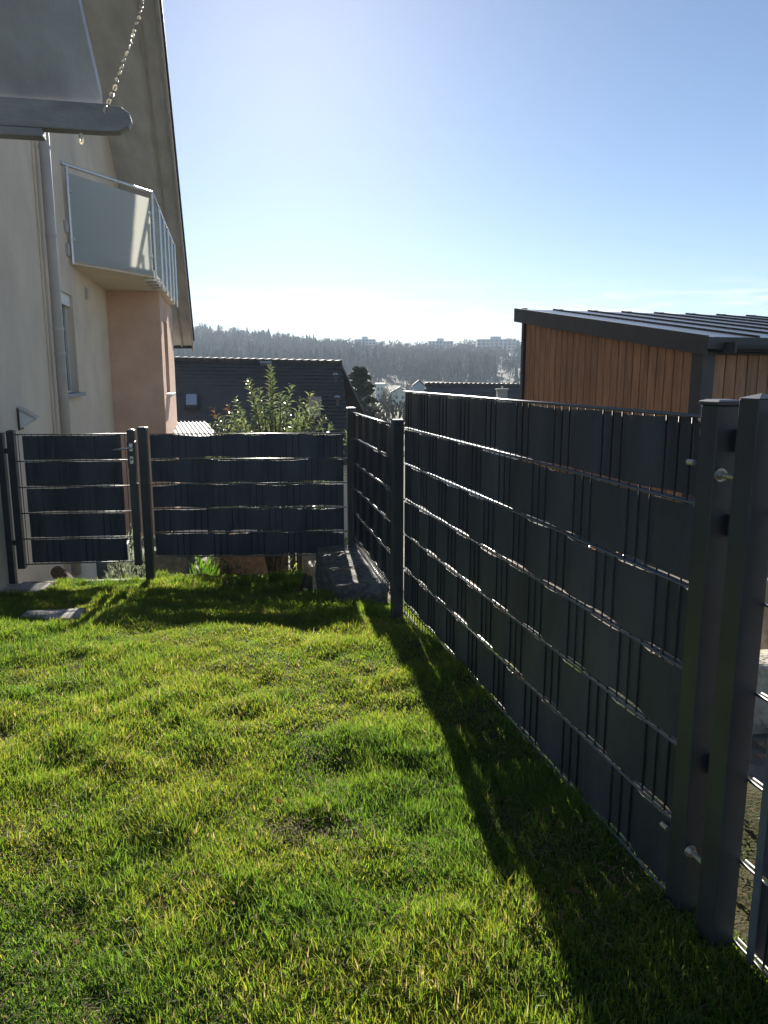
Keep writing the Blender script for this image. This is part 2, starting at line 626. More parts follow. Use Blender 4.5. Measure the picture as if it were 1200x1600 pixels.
# ------------------------------------------------------------------ fences
def cap_mesh(mbx, fr, s0, s1, t0, t1, z, h=0.012, lip=0.004):
    s0 -= lip; s1 += lip; t0 -= lip; t1 += lip
    mbx.box(fr, s0, s1, t0, t1, z, z + 0.008)
    i = 0.012
    c = [fr(s0, t0, z + .008), fr(s0, t1, z + .008), fr(s1, t1, z + .008), fr(s1, t0, z + .008)]
    d = [fr(s0 + i, t0 + i, z + h), fr(s0 + i, t1 - i, z + h), fr(s1 - i, t1 - i, z + h), fr(s1 - i, t0 + i, z + h)]
    mbx.hexa(c + d)


def post(parent, fr, s, t, w, d, z0, z1, name='post', cap=True):
    mbx = MB().box(fr, s - w / 2, s + w / 2, t - d / 2, t + d / 2, z0, z1)
    o = mbx.build(name, M['steel'], parent, bevel=0.004)
    if cap:
        c = MB()
        cap_mesh(c, fr, s - w / 2, s + w / 2, t - d / 2, t + d / 2, z1 + 0.0005)
        c.build('post_cap', M['steel'], o, bevel=0.0015)
    return o


WIRE_V = {}


def wire_mesh(length, r, nm):
    key = (round(length, 3), r)
    if key not in WIRE_V:
        WIRE_V[key] = MB().tube([(0, 0, 0), (0, 0, length)], r, 6).mesh(nm, True)
    return WIRE_V[key]


def mesh_panel(parent, fr, s0, s1, ztop, rows, step, strip_s=None, bottom=0.07, over=0.0, seed=0, phase=0, double=True, strip_sag=0.6):
    """welded double-bar mat: one upright wire every 5 cm, pairs of level wires every step, woven strips between"""
    rnd = random.Random(seed)
    n = int((s1 - s0 - 0.03) / 0.05)
    off = (s1 - s0 - n * 0.05) / 2
    zb = ztop - rows * step - bottom
    me_v = wire_mesh(ztop + over - zb, 0.0026, 'vertical_wire')
    xw = []
    for k in range(n + 1):
        s = s0 + off + k * 0.05
        xw.append(s)
        put('vertical_wire', me_v, M['upright_wire'], parent, Matrix.Translation(Vector(fr(s, 0, zb))))
    me_h = wire_mesh(s1 - s0, 0.004, 'horizontal_wire')
    rot = Matrix.Rotation(fr.rotz, 4, 'Z') @ Matrix.Rotation(-math.pi / 2, 4, 'X')
    zs = [ztop - k * step for k in range(rows + 1)] + ([zb + 0.004] if bottom > 0.02 else [])
    for z in zs:
        for tt in ((-0.007, 0.007) if double else (0.0,)):
            put('horizontal_wire', me_h, M['wire'], parent, Matrix.Translation(Vector(fr(s0, tt, z))) @ rot)
    a, b = strip_s if strip_s else (s0 + 0.001, s1 - 0.015)
    for r in range(rows):
        zt = ztop - r * step - 0.005
        zl = ztop - (r + 1) * step + 0.008
        vs, fs = [], []
        st = []
        s = a
        while s < b:
            st.append(s)
            s += 0.025
        st.append(b)
        ph = (3 if (r + phase) % 2 else 0)
        w1, w2 = rnd.uniform(0, 9), rnd.uniform(0, 9)
        for q in st:
            u = (q - s0 - off) / 0.05 + 0.5 + ph
            side = math.sin(2 * math.pi * u / 6.0)
            tt = 0.0052 * max(-1, min(1, side * 2.2))
            sag = strip_sag * (0.004 * math.sin(q * 5.1 + w1) + 0.0035 * math.sin(q * 13.3 + w2) + rnd.uniform(-.0012, .0012))
            top = zt + min(0.0, sag - 0.004)
            low = zl + strip_sag * (0.004 + 0.004 * math.sin(q * 4.3 + w2) + 0.003 * math.sin(q * 11 + w1) + rnd.uniform(-.001, .001))
            for zz, th in ((low, -1), (low, 1), (top, 1), (top, -1)):
                vs.append(fr(q, tt + th * 0.0009, zz))
        m_ = len(st)
        for i in range(m_ - 1):
            for k in range(4):
                k2 = (k + 1) % 4
                fs.append((i * 4 + k, i * 4 + k2, i * 4 + 4 + k2, i * 4 + 4 + k))
        fs.append((3, 2, 1, 0))
        fs.append((m_ * 4 - 4, m_ * 4 - 3, m_ * 4 - 2, m_ * 4 - 1))
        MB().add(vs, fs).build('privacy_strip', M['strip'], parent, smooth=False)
    return xw


# tall panel along the right
ZT1 = 1.265
fence = thing('privacy_fence', FF(0, 0, 0), 'long tall dark grey mesh fence with woven strips along the right of the lawn', 'fence', 'dark mesh fences')
mesh_panel(fence, FF, 0.005, FLEN, ZT1, 6, 0.2, bottom=0.07, seed=1)
near_post = post(fence, FF, -0.033, 0.018, 0.06, 0.06, -0.25, 1.292)
far_post = post(fence, FF, FLEN + 0.02, -0.035, 0.07, 0.06, -0.3, 1.09, cap=False)
mb = MB()
prof = []
for k in range(9):
    a = math.pi * k / 8
    prof.append(FF(FLEN + 0.02 - 0.035 * math.cos(a), -0.065, 1.0905 + 0.022 * math.sin(a)))
mb.prism(prof, Vector(FF(0, 0.06, 0)) - Vector(FF(0, 0, 0)))
mb.build('post_cap', M['steel'], far_post)
# rails fixing screws and brackets on the near post
for z in (1.14, 0.22):
    mb = MB()
    q = Vector(FF(0, 0, 0))
    mb.tube([FF(-0.062, 0.004, z), FF(-0.124, 0.004, z)], 0.006, 10)
    mb.build('hinge_bolt', M['zinc'], near_post, smooth=False)
    mb = MB()
    mb.tube([FF(-0.0655, 0.004, z), FF(-0.068, 0.004, z)], 0.0155, 14)
    mb.build('washer', M['zinc'], near_post)
    mb = MB()
    mb.tube([FF(-0.0685, 0.004, z), FF(-0.079, 0.004, z)], 0.011, 6)
    mb.build('nut', M['zinc'], near_post)
    mb = MB()
    mb.tube([FF(-0.002, -0.016, z + .02), FF(0.022, -0.016, z + .02)], 0.007, 10)
    mb.build('bolt_end', M['alu'], near_post)

# lower panel towards the corner
CORNER = P(551, 700, 6.08)
ang2 = math.degrees(math.atan2(CORNER.x - FENCE_F.x, CORNER.y - FENCE_F.y))
LEN2 = math.hypot(CORNER.x - FENCE_F.x, CORNER.y - FENCE_F.y)
F2 = Fr(FENCE_F.x, FENCE_F.y, ang2)
fence2 = thing('privacy_fence', F2(0, 0, -0.05), 'lower dark mesh fence section between the tall fence and the corner post', 'fence', 'dark mesh fences')
mesh_panel(fence2, F2, 0.06, LEN2 - 0.04, 1.06, 5, 0.2, bottom=0.06, seed=2, phase=1)
post(fence2, F2, LEN2, -0.01, 0.066, 0.066, -0.06, 1.085)

# far fence between the corner and the gate
A3 = P(224, 700, 6.0)
ang3 = math.degrees(math.atan2(CORNER.x - A3.x, CORNER.y - A3.y))
LEN3 = math.hypot(CORNER.x - A3.x, CORNER.y - A3.y)
F3 = Fr(A3.x, A3.y, ang3)
fence3 = thing('privacy_fence', F3(0, 0, -0.3), 'dark mesh fence with five woven strips across the far end in front of the shrub', 'fence', 'dark mesh fences')
mesh_panel(fence3, F3, 0.05, LEN3 - 0.05, 0.89, 5, 0.2, strip_s=(0.055, LEN3 - 0.075), bottom=0.0, seed=3, strip_sag=1.3)
p3 = post(fence3, F3, 0.0, 0, 0.066, 0.06, -0.5, 0.935)


def gate(name, fr, width, ztop, rows, step, label, up_w, handle=True, seed=5, ext=0.03, mesh_t=0.0, cap=True, edge=False, z0=None):
    """gate leaf: two box uprights, mesh mat and woven strips, lock and lever"""
    zb = ztop - rows * step if z0 is None else z0
    g = thing(name, fr(0, 0, zb - 0.1), label, 'gate', 'dark mesh gates')
    for s in (up_w / 2, width - up_w / 2):
        mbx = MB().box(fr, s - up_w / 2, s + up_w / 2, -0.03, 0.03, zb - 0.03, ztop + ext)
        u = mbx.build('upright', M['steel'], g, bevel=0.003)
        c = MB()
        h = 0.0 if not cap else 0.02
        a = [fr(s - up_w / 2, -.03, ztop + ext + .0005), fr(s - up_w / 2, .03, ztop + ext + .0005), fr(s + up_w / 2, .03, ztop + ext + .0005), fr(s + up_w / 2, -.03, ztop + ext + .0005)]
        top = fr(s, 0, ztop + ext + 0.011)
        c.add(a + [top], [(3, 2, 1, 0), (0, 1, 4), (1, 2, 4), (2, 3, 4), (3, 0, 4)])
        c.build('upright_cap', M['steel'], u)
    fr0 = fr
    fr = Fr(*fr0(0, mesh_t, 0)[:2], math.degrees(math.atan2(fr0.u[0], fr0.u[1])))
    mesh_panel(g, fr, up_w, width - up_w, ztop, rows, step, strip_s=(up_w + 0.055, width - up_w - 0.055), bottom=0.0, over=0.006, seed=seed, double=True)
    if edge:
        MB().box(fr, up_w + 0.050, up_w + 0.070, 0.0085, 0.012, zb, ztop - 0.01).build('strip_edge_profile', M['edge'], g)
    fr = fr0
    if handle:
        s = width - up_w / 2
        lk = MB().box(fr, s - up_w / 2 - 0.004, s + up_w / 2 + 0.003, -0.034, 0.034, ztop - 0.27, ztop - 0.06).build('lock_box', M['steel'], g, bevel=0.003)
        for z0_, z1_ in ((-0.135, -0.075), (-0.235, -0.175)):
            MB().box(fr, s - 0.013, s + 0.013, 0.0345, 0.037, ztop + z0_, ztop + z1_).build('lock_plate', M['alu'], lk, bevel=0.001)
        MB().tube([fr(s, 0.0372, ztop - 0.2), fr(s, 0.042, ztop - 0.2)], 0.008, 10).build('key_cylinder', M['trim'], lk)
        MB().tube([fr(s, 0.037, ztop - 0.105), fr(s, 0.085, ztop - 0.105), fr(s - 0.02, 0.09, ztop - 0.108), fr(s - 0.125, 0.09, ztop - 0.118)], [0.009, 0.009, 0.009, 0.0065], 8).build('lever_handle', M['alu'], lk, smooth=True)
    return g


# far gate by the house: s runs from the hinge side (left) to the lock side, lawn side is t > 0
angg = math.degrees(math.atan2(GR.x - GL.x, GR.y - GL.y))
FG = Fr(GL.x, GL.y, angg)
gw = math.hypot(GR.x - GL.x, GR.y - GL.y)
g1 = gate('garden_gate', FG, gw, 0.895, 5, 0.207, 'closed dark mesh gate with lever handle beside the cream house wall', 0.055, seed=8)
hp = thing('gate_post', FG(-0.075, 0, -0.5), 'dark square gate post right against the cream house wall', 'post')
post(hp, FG, -0.06, 0.0, 0.066, 0.06, -0.5, 0.9)
for z in (0.75, 0.02):
    MB().box(FG, -0.03, 0.002, -0.012, 0.012, z, z + 0.04).build('hinge', M['steel'], hp, bevel=0.002)
MB().box(FG, gw + 0.001, gw + 0.006, -0.02, 0.02, 0.1, 0.5).build('latch_plate', M['steel'], g1)

# near gate at the right edge of the view, same line as the tall fence, coming towards the viewer
FN = Fr(*FF(-0.125, 0.018, 0)[:2], FAZ + 180)
g2 = gate('garden_gate', FN, 1.1, 1.28, 6, 0.203, 'dark mesh gate cut off by the right edge of the picture', 0.06, handle=False, seed=9, edge=True, z0=0.03, mesh_t=-0.036)
# clip plates in the slot between post and gate upright
for z in (1.19, 1.0, 0.42):
    MB().box(FF, -0.094, -0.0635, 0.034, 0.046, z, z + 0.05).build('stop_plate', M['steel'], near_post)


# ------------------------------------------------------------------ stone block, slabs, kerb, steps
def rough_block(name, fr, s0, s1, t0, t1, z0, z1, m, label, cat, jit=0.02, group=None, seg=(5, 4, 3), seed=0):
    rnd = random.Random(seed)
    ns, nt_, nz = seg
    key, vs = {}, []

    def vid(i, j, k):
        if (i, j, k) not in key:
            key[(i, j, k)] = len(vs)
            c = 1 if (i in (0, ns)) + (j in (0, nt_)) + (k in (0, nz)) >= 2 else 0
            q = fr(s0 + (s1 - s0) * i / ns + rnd.uniform(-jit, jit), t0 + (t1 - t0) * j / nt_ + rnd.uniform(-jit, jit),
                   z0 + (z1 - z0) * k / nz + rnd.uniform(-jit, jit) * (0.6 if k == nz else 1))
            vs.append(q)
        return key[(i, j, k)]
    fs = []
    for i in range(ns):
        for j in range(nt_):
            fs.append((vid(i, j, nz), vid(i + 1, j, nz), vid(i + 1, j + 1, nz), vid(i, j + 1, nz))[::-1])
            fs.append((vid(i, j, 0), vid(i + 1, j, 0), vid(i + 1, j + 1, 0), vid(i, j + 1, 0)))
    for i in range(ns):
        for k in range(nz):
            fs.append((vid(i, 0, k), vid(i, 0, k + 1), vid(i + 1, 0, k + 1), vid(i + 1, 0, k)))
            fs.append((vid(i, nt_, k), vid(i + 1, nt_, k), vid(i + 1, nt_, k + 1), vid(i, nt_, k + 1)))
    for j in range(nt_):
        for k in range(nz):
            fs.append((vid(0, j, k), vid(0, j + 1, k), vid(0, j + 1, k + 1), vid(0, j, k + 1)))
            fs.append((vid(ns, j, k), vid(ns, j, k + 1), vid(ns, j + 1, k + 1), vid(ns, j + 1, k)))
    pr = dict(label=label, category=cat)
    if group:
        pr['group'] = group
    return MB().add(vs, fs).build(name, m, None, bevel=0.012, **pr)


FB = Fr(0.03, 4.98, -11.5)
rough_block('stone_block', FB, 0, 1.2, -0.36, -0.005, -0.75, -0.035, M['stone'], 'large rough granite block under the corner post at the end of the fence', 'stone', 0.021, seed=3, seg=(14, 6, 6))
steps = [(-0.63, 6.42, -0.50, 0.22, 0.30), (-0.60, 6.78, -0.36, 0.20, 0.24), (-0.66, 7.15, -0.26, 0.24, 0.22)]
for i, (x, y, zt, wx, wy) in enumerate(steps):
    rough_block('step_stone', WORLD, y - wy / 2, y + wy / 2, x - wx / 2, x + wx / 2, -1.0, zt, M['pale_stone'],
                ['lowest pale stone beside the granite block in the sunlit gap', 'middle pale stone stacked in the sunlit gap left of the granite block', 'rearmost pale stone in the sunlit gap under the far fence'][i], 'stone', 0.018, 'pale stones by the corner', (3, 3, 4), 20 + i)
# kerb under the gate, slab at the gate post, stepping stone in the lawn
FK = Fr(FG(-0.02, 0.02, 0)[0], FG(-0.02, 0.02, 0)[1], angg)
kb = MB().box(FK, 0, gw + 0.06, -0.14, -0.075, -0.7, -0.312).build('kerb', M['concrete'], bevel=0.008, label='thin pale concrete kerb along the grass edge under the garden gate', category='kerb')
rough_block('paving_slab', FG, -0.12, 0.26, 0.06, 0.55, -0.55, -0.275, M['concrete'], 'grey concrete slab at the foot of the gate post by the house', 'slab', 0.008, seed=31)
SS = P(82, 968, 4.3)
rough_block('stepping_stone', Fr(SS.x, SS.y, 80), -0.17, 0.17, -0.10, 0.11, SS.z - 0.08, SS.z + 0.035, M['concrete'], 'flat pale stepping stone sunk into the grass near the gate', 'stone', 0.008, seed=33, seg=(4, 3, 1))

# ------------------------------------------------------------------ the house on the left
FH = Fr(HO[0], HO[1], -12.0)
house = thing('house', FH(0, 0, -1.1), 'cream rendered house with glass balcony and wide roof overhang on the left', 'house')
ZG = -1.3


def zroof(s):
    return 2.42 + 0.533 * (11.25 - s) if s > -1 else 2.42 + 0.533 * (11.25 + 1) - 0.533 * (-1 - s)


# gable wall facing the lawn, with the window opening left free
W0, W1, WZ0, WZ1 = 0.36, 1.43, 1.10, 2.28
TH = 0.32


def wall_piece(s0, s1, z0, z1a, z1b):
    c = [FH(s0, -TH, z0), FH(s0, 0, z0), FH(s1, 0, z0), FH(s1, -TH, z0), FH(s0, -TH, z1a), FH(s0, 0, z1a), FH(s1, 0, z1b), FH(s1, -TH, z1b)]
    return c


mb = MB()
ENDS, ENDN = 10.7, -4.6
mb.hexa(wall_piece(ENDN, -1, ZG, zroof(ENDN), zroof(-1)))
mb.hexa(wall_piece(-1, W0, ZG, zroof(-1), zroof(W0)))
mb.hexa(wall_piece(W1, ENDS, ZG, zroof(W1), zroof(ENDS)))
mb.hexa(wall_piece(W0, W1, ZG, WZ0, WZ0))
mb.hexa(wall_piece(W0, W1, WZ1, zroof(W0), zroof(W1)))
mb.build('wall', M['render'], house)
MB().box(FH, ENDS - TH, ENDS - 0.002, -7.5, -TH - 0.002, ZG, zroof(ENDS) - 0.02).build('wall', M['render'], house)
MB().box(FH, ENDN, ENDN + TH, -7.5, -TH - 0.002, ZG, zroof(ENDN) - 0.02).build('wall', M['render'], house)
win = MB()
win.box(FH, W0, W1, -0.14, -0.08, WZ1 - 0.06, WZ1)
win.box(FH, W0, W1, -0.14, -0.08, WZ0, WZ0 + 0.06)
win.box(FH, W0, W0 + 0.06, -0.14, -0.08, WZ0 + 0.06, WZ1 - 0.06)
win.box(FH, W1 - 0.06, W1, -0.14, -0.08, WZ0 + 0.06, WZ1 - 0.06)
wo = win.build('window', M['white'], house)
MB().box(FH, W0 + .06, W1 - .06, -0.115, -0.105, WZ0 + .06, WZ1 - .06).build('pane', M['glass_dark'], wo)
MB().box(FH, W0 + .002, W1 - .002, -0.078, -0.03, WZ1 - 0.13, WZ1 - 0.001).build('shutter_box', M['white'], wo)
MB().box(FH, W0 - 0.06, W1 + 0.06, -0.078, 0.07, WZ0 - 0.005, WZ0 + 0.038).build('sill', M['sill'], wo, bevel=0.006)
# vent grille
vg = MB().box(FH, 2.36, 2.50, 0.001, 0.012, 2.33, 2.49).build('vent', M['pvc'], house)
for k in range(5):
    z = 2.345 + k * 0.028
    MB().hexa([FH(2.37, 0.013, z), FH(2.37, 0.034, z - .006), FH(2.49, 0.034, z - .006), FH(2.49, 0.013, z),
               FH(2.37, 0.013, z + .012), FH(2.37, 0.034, z + .004), FH(2.49, 0.034, z + .004), FH(2.49, 0.013, z + .012)]).build('louvre', M['pvc'], vg)
# downpipe
dp = MB().tube([FH(0, 0.085, -0.8), FH(0, 0.085, 6.3)], 0.052, 20).build('downpipe', M['pvc'], house, smooth=True)
for z in (0.6, 1.55, 1.80, 2.72, 3.55):
    MB().tube([FH(0, 0.085, z), FH(0, 0.085, z + 0.035)], 0.0575, 20).build('pipe_clamp', M['pvc'], dp, smooth=False)
MB().box(FH, -0.19, -0.165, 0.001, 0.022, -0.7, 6.5).build('wall_strip', M['render'], house, bevel=0.004)  # narrow raised upright strip beside the downpipe, same render as the wall

# bay under the balcony
BS0, BS1, BT = 4.35, 7.6, 0.80
bay = MB()
bay.box(FH, BS0, BS0 + .25, 0.001, BT - 0.25, ZG, 2.643)
V0, V1, VZ0, VZ1 = 5.0, 5.9, 0.98, 2.25
bay.box(FH, BS0, V0, BT - 0.25, BT, ZG, 2.643)
bay.box(FH, V1, BS1, BT - 0.25, BT, ZG, 2.643)
bay.box(FH, V0, V1, BT - 0.25, BT, ZG, VZ0)
bay.box(FH, V0, V1, BT - 0.25, BT, VZ1, 2.643)
bay.box(FH, BS1 - .25, BS1, 0.001, BT - 0.25, ZG, 2.643)
bo = bay.build('bay', M['peach'], house)
MB().box(FH, V0, V1, BT - 0.16, BT - 0.12, VZ0, VZ1).build('pane', M['glass_dark'], bo)
MB().box(FH, V0 - 0.05, V1 + 0.05, BT - 0.118, BT + 0.09, VZ0 - 0.002, VZ0 + 0.045).build('sill', M['white'], bo, bevel=0.005)

# balcony: slab, posts, glass, hand rail
bA, bB, bC = (1.31, 0.0), (2.57, 0.885), (6.7, 0.92)
slab_poly = [bA, bB, bC, (6.7, 0.0)]
bal = MB().prism([FH(s + (0.03 if t == 0 and s < 2 else 0), t + 0.001 if t == 0 else t - 0.012, 2.645) for s, t in slab_poly], (0, 0, 0.10)).build('balcony', M['render'], house)


def lerp2(a, b, f):
    return (a[0] + (b[0] - a[0]) * f, a[1] + (b[1] - a[1]) * f)


def pane(a, b, z0, z1, name='glass_pane', th=0.008, m='frost'):
    d = Vector((b[0] - a[0], b[1] - a[1])).normalized()
    nx_, ny_ = -d.y * th, d.x * th
    c = []
    for z in (z0, z1):
        c += [FH(a[0], a[1], z), FH(b[0], b[1], z), FH(b[0] + nx_, b[1] + ny_, z), FH(a[0] + nx_, a[1] + ny_, z)]
    return MB().hexa(c).build(name, M[m], bal)


pane(lerp2(bA, bB, 0.06), lerp2(bA, bB, 0.97), 2.675, 3.66)
for s, t in (lerp2(bA, bB, 0.04), bB):
    MB().tube([FH(s, t + .012, 2.64), FH(s, t + .012, 3.74)], 0.017, 10).build('railing_post', M['alu'], bal)
MB().tube([FH(bA[0] - 0.05, -0.001, 3.745), FH(bA[0], 0.012, 3.745), FH(bB[0], bB[1] + .012, 3.745), FH(bC[0], bC[1] + .012, 3.745)], 0.021, 10).build('hand_rail', M['alu'], bal, smooth=True)
for f_, z_ in ((0.07, 2.9), (0.07, 3.45), (0.96, 2.9), (0.96, 3.45)):
    q = lerp2(bA, bB, f_)
    MB().box(FH, q[0] - 0.03, q[0] + 0.03, q[1] - 0.012, q[1] + 0.022, z_, z_ + 0.05).build('glass_clamp', M['alu'], bal, bevel=0.003)
nb = 5
for k in range(nb):
    a, b_ = lerp2(bB, bC, (k + 0.04) / nb), lerp2(bB, bC, (k + 0.93) / nb)
    pane((a[0], a[1] + .03), (b_[0], b_[1] + .03), 2.70, 3.66, m='clear')
    q = lerp2(bB, bC, (k + 1) / nb)
    MB().tube([FH(q[0], q[1] + .034, 2.60), FH(q[0], q[1] + .034, 3.73)], 0.017, 10).build('railing_post', M['alu'], bal)
for k in range(4):
    q = lerp2(bB, bC, 0.02 + k * 0.09)
    MB().box(FH, q[0], q[0] + 0.07, q[1] - 0.16, q[1] + 0.05, 2.62, 2.643).build('bracket', M['alu'], bal)
for z in (2.72, 2.98):
    MB().box(FH, bA[0] - 0.10, bA[0] + 0.02, 0.001, 0.03, z, z + 0.13).build('wall_bracket', M['pvc'], bal, bevel=0.004)

# main roof: soffit, barge board, tiles along the verge
TV = 1.05


def roof_slab(s0, s1, t0, t1, dz0, dz1):
    c = []
    for dz in (dz0, dz1):
        c += [FH(s0, t0, zroof(s0) + dz), FH(s0, t1, zroof(s0) + dz), FH(s1, t1, zroof(s1) + dz), FH(s1, t0, zroof(s1) + dz)]
    return MB().hexa(c)


rf = roof_slab(-1, 11.9, -7.9, TV - 0.03, 0.003, 0.12).build('roof', M['soffit'], house)
roof_slab(-5.0, -1.001, -7.9, TV - 0.03, 0.003, 0.12).build('roof', M['soffit'], house)
roof_slab(-1, 11.95, TV - 0.029, TV + 0.006, -0.14, 0.15).build('barge_board', M['barge'], rf)
roof_slab(-1, 11.9, TV - 0.30, TV - 0.27, -0.04, 0.0).build('soffit_batten', M['barge'], rf)
c = MB()
k = 0
s = 11.95
tile = None
while s > -0.9:
    z = zroof(s) + 0.155
    MB().hexa([FH(s + 0.02, -7.9, z), FH(s + 0.02, TV + 0.04, z), FH(s - 0.40, TV + 0.04, z + 0.533 * 0.42 - 0.03), FH(s - 0.40, -7.9, z + .533 * .42 - 0.03),
               FH(s + 0.02, -7.9, z + .035), FH(s + 0.02, TV + 0.04, z + .035), FH(s - 0.40, TV + 0.04, z + .533 * .42 + .003), FH(s - 0.40, -7.9, z + .533 * .42 + .003)]).build('tile_course', M['roof'], rf)
    s -= 0.36
MB().tube([FH(11.98, -7.8, zroof(11.98) + 0.03), FH(11.98, TV - 0.02, zroof(11.98) + 0.03)], 0.06, 12).build('gutter', M['trim'], rf, smooth=True)

# porch roof with its cantilevered beam nearer the viewer
pz0 = 2.985
FPs = -3.24
pr_rise = 1.25
por = MB()
c = []
for dz in (0, 0.09):
    c += [FH(FPs, 0.002, pz0 + dz), FH(FPs, 1.06, pz0 + dz), FH(FPs - 1.33, 0.86, pz0 + 1.33 * pr_rise + dz), FH(FPs - 1.33, 0.002, pz0 + 1.33 * pr_rise + dz)]
porch = por.hexa(c).build('porch_roof', M['soffit'], house)
prof = []
zc, hb = 2.89, 0.080
for (t, z) in ((0.003, -hb), (1.06, -hb), (1.16, -hb * 0.9), (1.215, -hb * 0.5), (1.235, 0), (1.225, hb * 0.45), (1.18, hb * 0.85), (1.08, hb), (0.003, hb)):
    prof.append(FH(-3.36, t, zc + z))
bm_ = MB().prism(prof, Vector(FH(0.10, 0, 0)) - Vector(FH(0, 0, 0))).build('beam', M['beam'], porch, bevel=0.008)
MB().box(FH, -3.36, -3.26, 0.35, 0.72, zc - hb - 0.05, zc - hb - 0.001).build('beam_bracket', M['beam'], porch, bevel=0.006)

# chain from the edge of the porch roof to the beam
ch = thing('chain', FH(-3.25, 0.95, 2.98), 'cord with pale links slanting up from the grey beam under the roof overhang', 'chain')
p0 = P(166, 172, 4.80)
p1 = P(231, -22, 7.0)
p2 = P(127, 217, 4.86)
pe = Vector(FH(1.9, TV - 0.01, zroof(1.9) - 0.13))
lm = MB()
ring = [(0.0105 * math.cos(a), 0, 0.030 * math.sin(a)) for a in [2 * math.pi * j / 12 for j in range(12)]]
lm.tube(ring + [ring[0]], 0.0055, 6, caps=False)
link = lm.mesh('link', True)
cord = []
for (qa, qb, nl) in ((p0, p1, 21), (p1, pe, 30)):
    d = (qb - qa).normalized()
    for k in range(nl):
        f = (k + (0.5 if qa is p1 else 0)) / (nl - (1 if qa is p0 else 0))
        q = qa.lerp(qb, f) + Vector((0, 0, -0.03 * math.sin(math.pi * f)))
        cord.append(q)
        rot = d.to_track_quat('Z', 'Y').to_matrix().to_4x4() @ Matrix.Rotation(R(0, 3), 4, 'Z') @ Matrix.Rotation(R(-.35, .35), 4, 'X') @ Matrix.Scale(R(.8, 1.15), 4)
        put('link', link, M['chain'], ch, Matrix.Translation(q + Vector((R(-.006, .006), 0, R(-.006, .006)))) @ rot)
cord.append(pe)
MB().tube(cord, 0.0022, 5).build('cord', M['trim'], ch)
put('link', link, M['chain'], ch, Matrix.Translation(p2) @ Matrix.Scale(1.0, 4))

# solar lamp on the wall
LS = -1.49
lamp = thing('wall_lamp', FH(LS, 0.0, 0.9), 'small wedge shaped solar lamp on the cream wall above the garden gate', 'lamp')
MB().prism([FH(LS - 0.07, 0.002, 0.885), FH(LS - 0.07, 0.015, 0.885), FH(LS - 0.07, 0.012, 1.07), FH(LS - 0.07, 0.002, 1.07)], Vector(FH(0.14, 0, 0)) - Vector(FH(0, 0, 0))).build('back_plate', M['trim'], lamp)
MB().prism([FH(LS - 0.072, 0.016, 1.085), FH(LS - 0.072, 0.16, 0.985), FH(LS - 0.072, 0.16, 0.972), FH(LS - 0.072, 0.016, 1.055)], Vector(FH(0.144, 0, 0)) - Vector(FH(0, 0, 0))).build('solar_lid', M['zinc'], lamp, bevel=0.002)
MB().prism([FH(LS - 0.065, 0.016, 1.05), FH(LS - 0.065, 0.135, 0.983), FH(LS - 0.065, 0.11, 0.955), FH(LS - 0.065, 0.016, 0.905)], Vector(FH(0.13, 0, 0)) - Vector(FH(0, 0, 0))).build('diffuser', M['white'], lamp, bevel=0.003)

# ------------------------------------------------------------------ timber shed on the right
SLp = P(817, 520, 9.5)
SRp = P(1098, 560, 6.5)
saz = math.degrees(math.atan2(SLp.x - SRp.x, SLp.y - SRp.y))
FS = Fr(SRp.x, SRp.y, saz)           # s from near corner back, t to the right
SLEN = math.hypot(SLp.x - SRp.x, SLp.y - SRp.y)
SW = 5.0
zF, zB = 1.66, 2.14                   # roof top at front and at back
shed = thing('timber_shed', FS(0, 0, -0.2), 'brown timber clad shed with dark metal lean-to roof behind the tall fence', 'shed')


def zs(s):
    return zF + (zB - zF) * (s + 0.12) / (SLEN + 0.2)


core = MB()
c = [FS(0.03, 0.03, -0.3), FS(0.03, SW, -0.3), FS(SLEN - .03, SW, -0.3), FS(SLEN - .03, 0.03, -0.3),
     FS(0.03, 0.03, zs(0) - .14), FS(0.03, SW, zs(0) - .14), FS(SLEN - .03, SW, zs(SLEN) - .14), FS(SLEN - .03, 0.03, zs(SLEN) - .14)]
core.hexa(c).build('shell', M['trim'], shed)
s = 0.13
bw = 0.118
while s + bw < SLEN - 0.05:
    zt = zs(s) - 0.13
    MB().box(FS, s, s + bw - 0.013, -0.002 + R(-.002, .002), 0.028, -0.25, zt).build('board', M['wood'], shed, bevel=0.002)
    s += bw
t = 0.13
while t < SW - 0.2:
    MB().box(FS, -0.0, 0.028, t, t + bw - 0.012, -0.25, zs(0) - 0.16).build('board', M['wood'], shed, bevel=0.002)
    t += bw
MB().box(FS, -0.015, 0.12, -0.015, 0.12, -0.28, zs(0) - 0.135).build('corner_trim', M['trim'], shed, bevel=0.003)
MB().box(FS, SLEN - 0.045, SLEN + 0.01, -0.015, 0.05, -0.28, zs(SLEN) - 0.135).build('corner_trim', M['trim'], shed, bevel=0.003)


def shed_slab(s0, s1, t0, t1, d0, d1):
    c = []
    for dz in (d0, d1):
        c += [FS(s0, t0, zs(s0) + dz), FS(s0, t1, zs(s0) + dz), FS(s1, t1, zs(s1) + dz), FS(s1, t0, zs(s1) + dz)]
    return MB().hexa(c)


